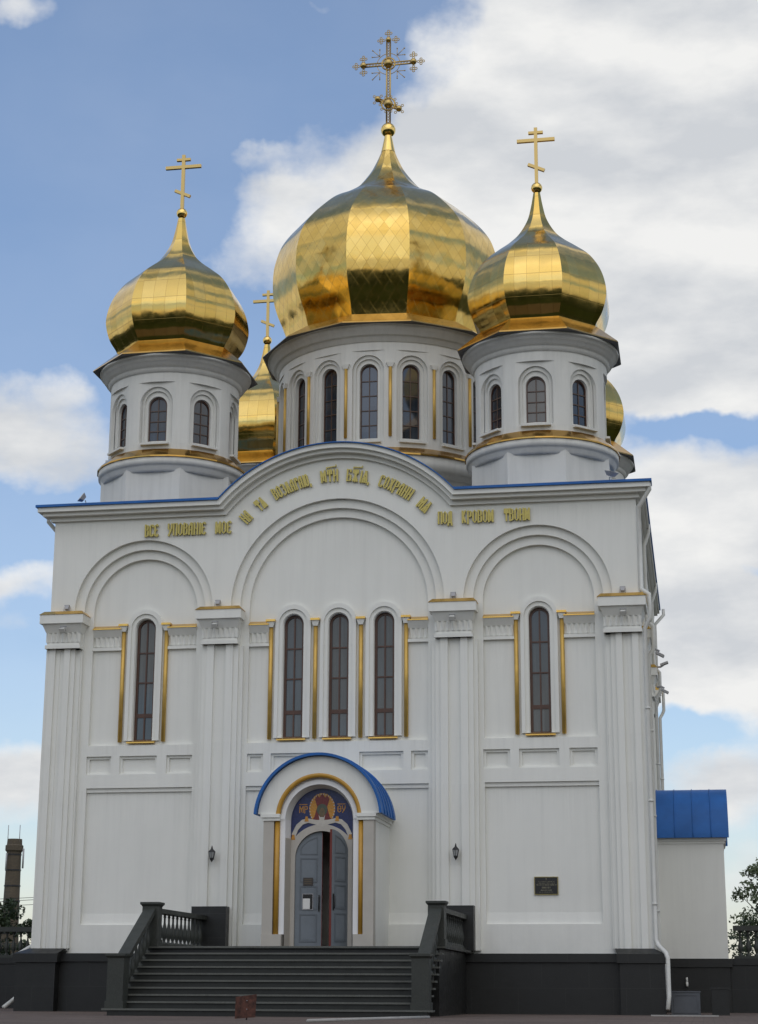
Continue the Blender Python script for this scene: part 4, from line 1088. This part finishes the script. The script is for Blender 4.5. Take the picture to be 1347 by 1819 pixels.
# side platforms with parapets
for s, side in ((1, 'right'), (-1, 'left')):
    X = lambda a, b: (min(a*s, b*s), max(a*s, b*s))
    p = MB(); x0, x1 = X(10.301, 15.5); p.box(X(10.235, 15.5)[0], X(10.235, 15.5)[1], 6.75, 9.4, G-0.3, 1.20); p.box(x0, x1, 6.70, 9.45, 1.2005, 1.38)
    o = p.build('side_platform', GRANITE); tag(o, 'dark granite platform beside the %s flank of the church' % side, 'platform', 'side platforms')
    t = thing('parapet_balustrade', (10.5*s, 6.9, 1.38), 'stone parapet with round balusters beyond the %s corner of the church' % side, 'balustrade', 'parapets beside the church')
    x0, x1 = X(10.36, 15.5); r = MB(); r.box(x0, x1, 6.80, 7.06, 2.16, 2.30); r.box(x0, x1, 6.83, 7.03, 1.381, 1.46); child(r, 'rail', GRRAIL, t)
    for i in range(22):
        child(baluster(s*(10.55+i*0.225), 6.93, 1.46, 0.70), 'baluster', GRRAIL, t)

# ------------------------------------------------------------------ small fixtures
def lantern(x, label):
    t = thing('wall_lantern', (x, -0.045, 3.9), label, 'lantern', 'wall lanterns beside the portal')
    b = MB(); b.box(x-0.03, x+0.03, -0.052, -0.045, 3.80, 4.0); b.tube([(x, -0.05, 3.86), (x, -0.14, 3.80), (x, -0.18, 3.86)], 0.011, 6)
    b.lathe([(0.005, 4.16), (0.02, 4.12), (0.03, 4.07), (0.085, 4.02), (0.10, 3.99), (0.06, 3.99)], 6, x, -0.18, smooth=False)
    b.lathe([(0.05, 3.80), (0.065, 3.82), (0.05, 3.84)], 6, x, -0.18, smooth=False); b.lathe([(0.004, 3.72), (0.02, 3.75), (0.055, 3.80)], 6, x, -0.18, smooth=False)
    for k in range(6):
        a = PI*k/3; b.tube([(x+0.052*math.sin(a), -0.18-0.052*math.cos(a), 3.82), (x+0.088*math.sin(a), -0.18-0.088*math.cos(a), 3.99)], 0.008, 4)
    child(b, 'frame', IRON, t)
    child(MB().lathe([(0.048, 3.825), (0.082, 3.988)], 6, x, -0.18, smooth=False), 'glass', LAMPGL, t)
lantern(-3.27, 'black iron wall lantern on the pilaster left of the portal'); lantern(3.27, 'black iron wall lantern on the pilaster right of the portal')

def floodlight(loc, label, rz=0, up=True, roof=False, group='floodlights above the pilaster capitals', tilt=0.5):
    t = thing('floodlight', loc, label, 'floodlight', group)
    b = MB()
    if roof:
        b.tube([(0, 0, 0), (0, -0.05, 0.14)], 0.015, 6); h = MB(); h.frust((-0.10, 0.10, -0.06, 0.06, 0), (-0.17, 0.17, -0.11, 0.11, 0.12))
        h.xf(Matrix.Translation((0, -0.08, 0.16)) @ Matrix.Rotation(tilt, 4, 'X')); g = MB(); g.box(-0.155, 0.155, -0.10, 0.10, 0.1205, 0.128); g.xf(Matrix.Translation((0, -0.08, 0.16)) @ Matrix.Rotation(tilt, 4, 'X'))
    else:
        b.tube([(-0.075, 0, 0.0), (-0.075, 0, 0.13)], 0.009, 5); b.tube([(0.075, 0, 0.0), (0.075, 0, 0.13)], 0.009, 5); b.box(-0.085, 0.085, -0.03, 0.03, -0.012, 0.004)
        h = MB(); h.frust((-0.045, 0.045, -0.035, 0.035, 0), (-0.07, 0.07, -0.06, 0.06, 0.11)); h.box(-0.075, 0.075, -0.065, 0.065, 0.1101, 0.125)
        h.xf(Matrix.Translation((0, 0, 0.06)) @ Matrix.Rotation(tilt, 4, 'X')); g = MB(); g.box(-0.066, 0.066, -0.056, 0.056, 0.1255, 0.130); g.xf(Matrix.Translation((0, 0, 0.06)) @ Matrix.Rotation(tilt, 4, 'X'))
    R = Matrix.Rotation(rz, 4, 'Z')
    if not up: R = R @ Matrix.Scale(-1, 4, (0, 0, 1))
    for m, n, mt in ((b, 'bracket', GREY), (h, 'housing', GREY if up else PIPE), (g, 'lens', LENS if up and not roof else PIPE)):
        m.xf(R); o = m.build(n, mt); o.parent = t
    return t
NAMES = {-7.68: 'far left corner', -3.32: 'inner left', 3.24: 'inner right', 7.78: 'far right corner'}
for x, nm in NAMES.items():
    floodlight((x, -0.15, 10.66), 'small grey floodlight standing on the %s pilaster capital' % nm, tilt=-0.6)
    floodlight((x, -0.34, 10.20), 'small white floodlight hung under the %s pilaster capital' % nm, up=False, tilt=0.9, group='floodlights under the pilaster capitals')
floodlight((-7.22, -0.2, ZR), 'grey floodlight on the blue roof edge at the left corner', roof=True, group='floodlights on the roof edge', rz=-1.0, tilt=1.0)
floodlight((7.50, -0.2, ZR), 'grey floodlight on the blue roof edge at the right corner', roof=True, group='floodlights on the roof edge', rz=0.9, tilt=0.3)
for i, (y, z, nm) in enumerate(((4.9, 10.05, 'nearest'), (11.2, 10.66, 'middle'), (11.2, 10.0, 'lower'))):
    t = thing('floodlight', (8.35, y, z), 'grey floodlight on a bent arm, the %s one on the right flank of the church' % nm, 'floodlight', 'floodlights on the right flank')
    b = MB(); b.tube([(0, 0, 0), (0.15, 0, 0.02 if z < 10.3 else 0.0), (0.25, 0, -0.04 if z < 10.3 else 0.06)], 0.03, 6); o = b.build('arm', GREY); o.parent = t
    b = MB(); b.box(0.16, 0.42, -0.12, 0.12, -0.03, 0.035); b.xf(Matrix.Rotation(0.5 if z < 10.3 else -0.35, 4, 'Y')); o = b.build('housing', GREY); o.parent = t

pq = thing('memorial_plaque', (5.55, 0.36, 3.09), 'black rectangular plaque with a thin gold rim on the white wall right of the stairs', 'plaque')
b = MB(); b.box(5.26, 5.86, 0.325, 0.3605, 2.87, 3.31); child(b, 'slab', PLAQUE, pq)
b = MB(); b.prism(rect(5.25, 5.87, 2.86, 3.32), 0.318, 0.3604, [rect(5.268, 5.852, 2.878, 3.302)]); child(b, 'rim', PLRIM, pq)
b = MB(); b.box(5.553, 5.567, 0.320, 0.3245, 3.23, 3.285); b.box(5.54, 5.58, 0.3195, 0.3245, 3.262, 3.270)
random.seed(3)
for z, x0, x1, hh in ((3.185, 5.36, 5.76, 0.018), (3.145, 5.34, 5.78, 0.018), (3.095, 5.31, 5.81, 0.03), (3.02, 5.45, 5.67, 0.045), (2.96, 5.42, 5.70, 0.03), (2.92, 5.38, 5.74, 0.014)):
    x = x0
    while x < x1:
        w = random.uniform(0.008, 0.02); b.box(x, x+w, 0.321, 0.3245, z, z+hh); x += w+random.choice((0.006, 0.006, 0.02))
child(b, 'lettering', PLTEXT, pq)

bx = thing('utility_cabinet', (9.0, 0.9, G), 'low grey sheet metal cabinet by the foot of the downpipe', 'cabinet')
b = MB(); b.box(8.64, 9.37, 0.8, 1.5, G-0.05, 0.44); child(b, 'body', METALBOX, bx); b = MB(); b.box(8.62, 9.39, 0.78, 1.52, 0.4405, 0.47); child(b, 'lid', METALBOX, bx)
b = MB(); b.prism(rect(8.70, 9.31, G+0.05, 0.38), 0.785, 0.7995, [rect(8.72, 9.29, G+0.07, 0.36)]); child(b, 'door_seam', METALBOX, bx)
pr = MB(); pr.box(9.66, 10.09, 0.4, 1.6, G-0.05, 0.52); pr.box(9.64, 10.11, 0.38, 1.62, 0.5205, 0.57)
tag(pr.build('granite_block', GRANITE), 'low dark granite wall end right of the grey cabinet', 'stone block')
# water tap
wt = MB(); wt.tube([(9.0, 6.56, 0.70), (9.0, 6.44, 0.70), (9.0, 6.40, 0.60)], 0.035, 8); wt.tube([(9.0, 6.47, 0.70), (9.0, 6.47, 0.85)], 0.03, 8)
tag(wt.build('wall_tap', PIPE), 'small pale tap on the dark granite plinth above the grey cabinet', 'tap')

sgt = thing('metal_sign', (0.75, -12, G), 'small rusty metal sheet sign on a thin post in front of the steps', 'sign')
b = MB(); b.add([(0.52, -12, -0.10), (0.93, -12.02, -0.07), (0.95, -12.02, 0.36), (0.53, -12, 0.31)], [(0, 1, 2, 3)]); b.add([(0.52, -11.99, -0.10), (0.93, -12.01, -0.07), (0.95, -12.01, 0.36), (0.53, -11.99, 0.31)], [(3, 2, 1, 0)])
b.add([(0.52, -12, -0.10), (0.93, -12.02, -0.07), (0.93, -12.01, -0.07), (0.52, -11.99, -0.10)], [(0, 1, 2, 3)]); child(b, 'plate', RUST, sgt)
b = MB(); b.tube([(0.75, -11.98, G-0.2), (0.75, -11.98, 0.28)], 0.018, 6); child(b, 'post', IRON, sgt)
b = MB()
for z in (0.08, 0.24): b.sphere((0.76, -12.02, z), 0.009, 8, 5)
child(b, 'rivet', GREY, sgt)

# ------------------------------------------------------------------ ground
gd = MB()
ys = [-900, -120, -60, -46, -40, -34, -28, -24, -20, 0, 60, 900]
zz = {-900: -1.7, -120: -1.5, -60: -1.4, -46: -1.35, -40: -1.2, -34: -0.75, -28: -0.28, -24: -0.15}
xs = [-900, -60, -20, 0, 20, 60, 900]
V = [(x, y, zz.get(y, G)) for y in ys for x in xs]
F = [(j*len(xs)+i, j*len(xs)+i+1, (j+1)*len(xs)+i+1, (j+1)*len(xs)+i) for j in range(len(ys)-1) for i in range(len(xs)-1)]
gd.add(V, F, True); tag(gd.build('ground', GROUND), kind='structure')
kb = MB(); kb.tube([(3.75, -8.2, G+0.02), (3.2, -10.5, G+0.02), (2.4, -14.0, G+0.02)], 0.035, 6); tag(kb.build('pale_hose', KERB), 'pale hose lying on the paving by the right foot of the stairs', 'hose')
kb = MB(); kb.box(8.2, 9.8, -2.0, -1.85, G, G+0.03); tag(kb.build('edging_strip', KERB), 'pale edging strip in the paving beside the downpipe', 'edging')

# ------------------------------------------------------------------ chimney, cables, trees
CX, CY = -32.45, 60.0
t = thing('brick_chimney', (CX, CY, G), 'tall brown brick chimney with iron bands and thin rods on top', 'chimney')
b = MB(); b.lathe([(0.78, G-0.5), (0.52, 4.3), (0.44, 8.6), (0.46, 8.7), (0.55, 8.8), (0.55, 9.1), (0.47, 9.15), (0.45, 9.5)], 16, CX, CY, smooth=False, cap=True); child(b, 'shaft', BRICK, t)
for i in range(9):
    z = 0.9+i*0.95; r = 0.52+(4.3-z)*0.055 if z < 4.3 else 0.52-(z-4.3)*0.0186
    child(MB().lathe([(r+0.005, z), (r+0.03, z), (r+0.03, z+0.09), (r+0.005, z+0.09)], 16, CX, CY, smooth=False), 'band', IRON, t)
for s in (-1, 1): child(MB().tube([(CX+0.38*s, CY-0.2, 9.1), (CX+0.38*s, CY-0.2, 10.35)], 0.025, 5), 'lightning_rod', GREY, t)
child(MB().tube([(CX+0.65, CY-0.1, 7.7), (CX+0.65, CY-0.1, 8.9)], 0.06, 6), 'antenna', GREY, t); child(MB().tube([(CX-0.25, CY-0.60, 7.6), (CX-0.25, CY-0.60, 8.6)], 0.05, 6), 'antenna', GREY, t)
for i, (z0, z1) in enumerate(((4.95, 5.6), (5.35, 5.8), (5.1, 5.55), (3.3, 3.5))):
    w = MB(); pts = [(-50+34*k/12, 45+2.0*i, z0+(z1-z0)*k/12-0.5*math.sin(PI*k/12)) for k in range(13)]; w.tube(pts, 0.018, 4)
    tag(w.build('overhead_cable', IRON), 'thin overhead cable crossing the sky behind the church at the far left', 'cable', 'overhead cables at the left')

def leaves(mb, c, rad, n, size, squash=0.8, rnd=random):
    for _ in range(n):
        while True:
            p = Vector((rnd.uniform(-1, 1), rnd.uniform(-1, 1), rnd.uniform(-1, 1)))
            if p.length < 1: break
        p = p.normalized()*(p.length**0.45)
        p = Vector((p.x*rad, p.y*rad, p.z*rad*squash))+Vector(c)
        u = Vector((rnd.gauss(0, 1), rnd.gauss(0, 1), rnd.gauss(0, 1))).normalized(); v = u.orthogonal().normalized(); s = size*rnd.uniform(0.6, 1.3)
        mb.add([p-u*s, p+v*s*0.5, p+u*s, p-v*s*0.5], [(0, 1, 2, 3)])
def tree(x, y, h, r, label, nl=70, n=60, size=0.13, mt=LEAF, seed=1, base=0.35, group='trees behind the church'):
    R = random.Random(seed)
    t = thing('tree', (x, y, G), label, 'tree', group)
    b = MB(); b.tube([(x, y, G-0.3), (x+0.1, y, G+h*0.3), (x-0.05, y+0.1, G+h*0.62), (x, y, G+h*0.9)], [0.022*h, 0.017*h, 0.010*h, 0.003*h], 8)
    c = MB()
    for k in range(nl):
        a = R.uniform(0, 2*PI); zf = R.uniform(base, 1.0); rr = r*math.sqrt(max(0.05, 1-((zf-0.62)/0.42)**2))*R.uniform(0.35, 1.0)
        p = (x+rr*math.cos(a), y+rr*math.sin(a), G+h*zf)
        if k % 2 == 0: b.tube([(x, y, G+h*(zf*0.7)), ((x+p[0])/2, (y+p[1])/2, G+h*zf*0.86), p], [0.007*h, 0.004*h, 0.0012*h], 5)
        leaves(c, p, r*R.uniform(0.14, 0.30), n, size, 0.75, R)
    child(b, 'trunk', BARK, t); child(c, 'crown', mt, t)
tree(12.0, 24, 5.6, 1.5, 'loose leafy tree right of the side porch, its top showing above the parapet', 60, 40, 0.085, LEAF, 4)
tree(12.3, 21, 3.6, 1.7, 'dense dark bush right of the side porch, close behind the parapet', 60, 80, 0.085, LEAFD, 9, 0.15)
tree(-19.6, 25, 4.2, 1.5, 'dark green tree at the left edge beneath the chimney', 50, 70, 0.09, LEAFD, 12, 0.2)
tree(-17.0, 24, 3.5, 1.0, 'low dark tree between the chimney and the left church corner', 50, 60, 0.08, LEAFD, 15, 0.15)
# wooded park round the square (mirrored in the domes)
R = random.Random(5); wd = MB()
n = 0
while n < 1100:
    x, y = R.uniform(-170, 170), R.uniform(-170, 170); d = math.hypot(x, y-8)
    if d < 58 or d > 170 or math.hypot(x-9.5, y+47) < 16: continue
    ahead = y > -40 and abs(math.degrees(math.atan2(x-9.5, y+47))+10) < 24
    if ahead and d < 125: continue
    n += 1
    hh = R.uniform(3, 5) if ahead else R.uniform(6, 12)
    gz = -1.4 if y < -40 else G
    leaves(wd, (x, y, gz+hh*0.5), hh*0.62, 46, 0.75, 0.85, R)
tag(wd.build('woods', LEAFD, fix=False), 'dark belt of far trees round the square', 'woods', kind='stuff')
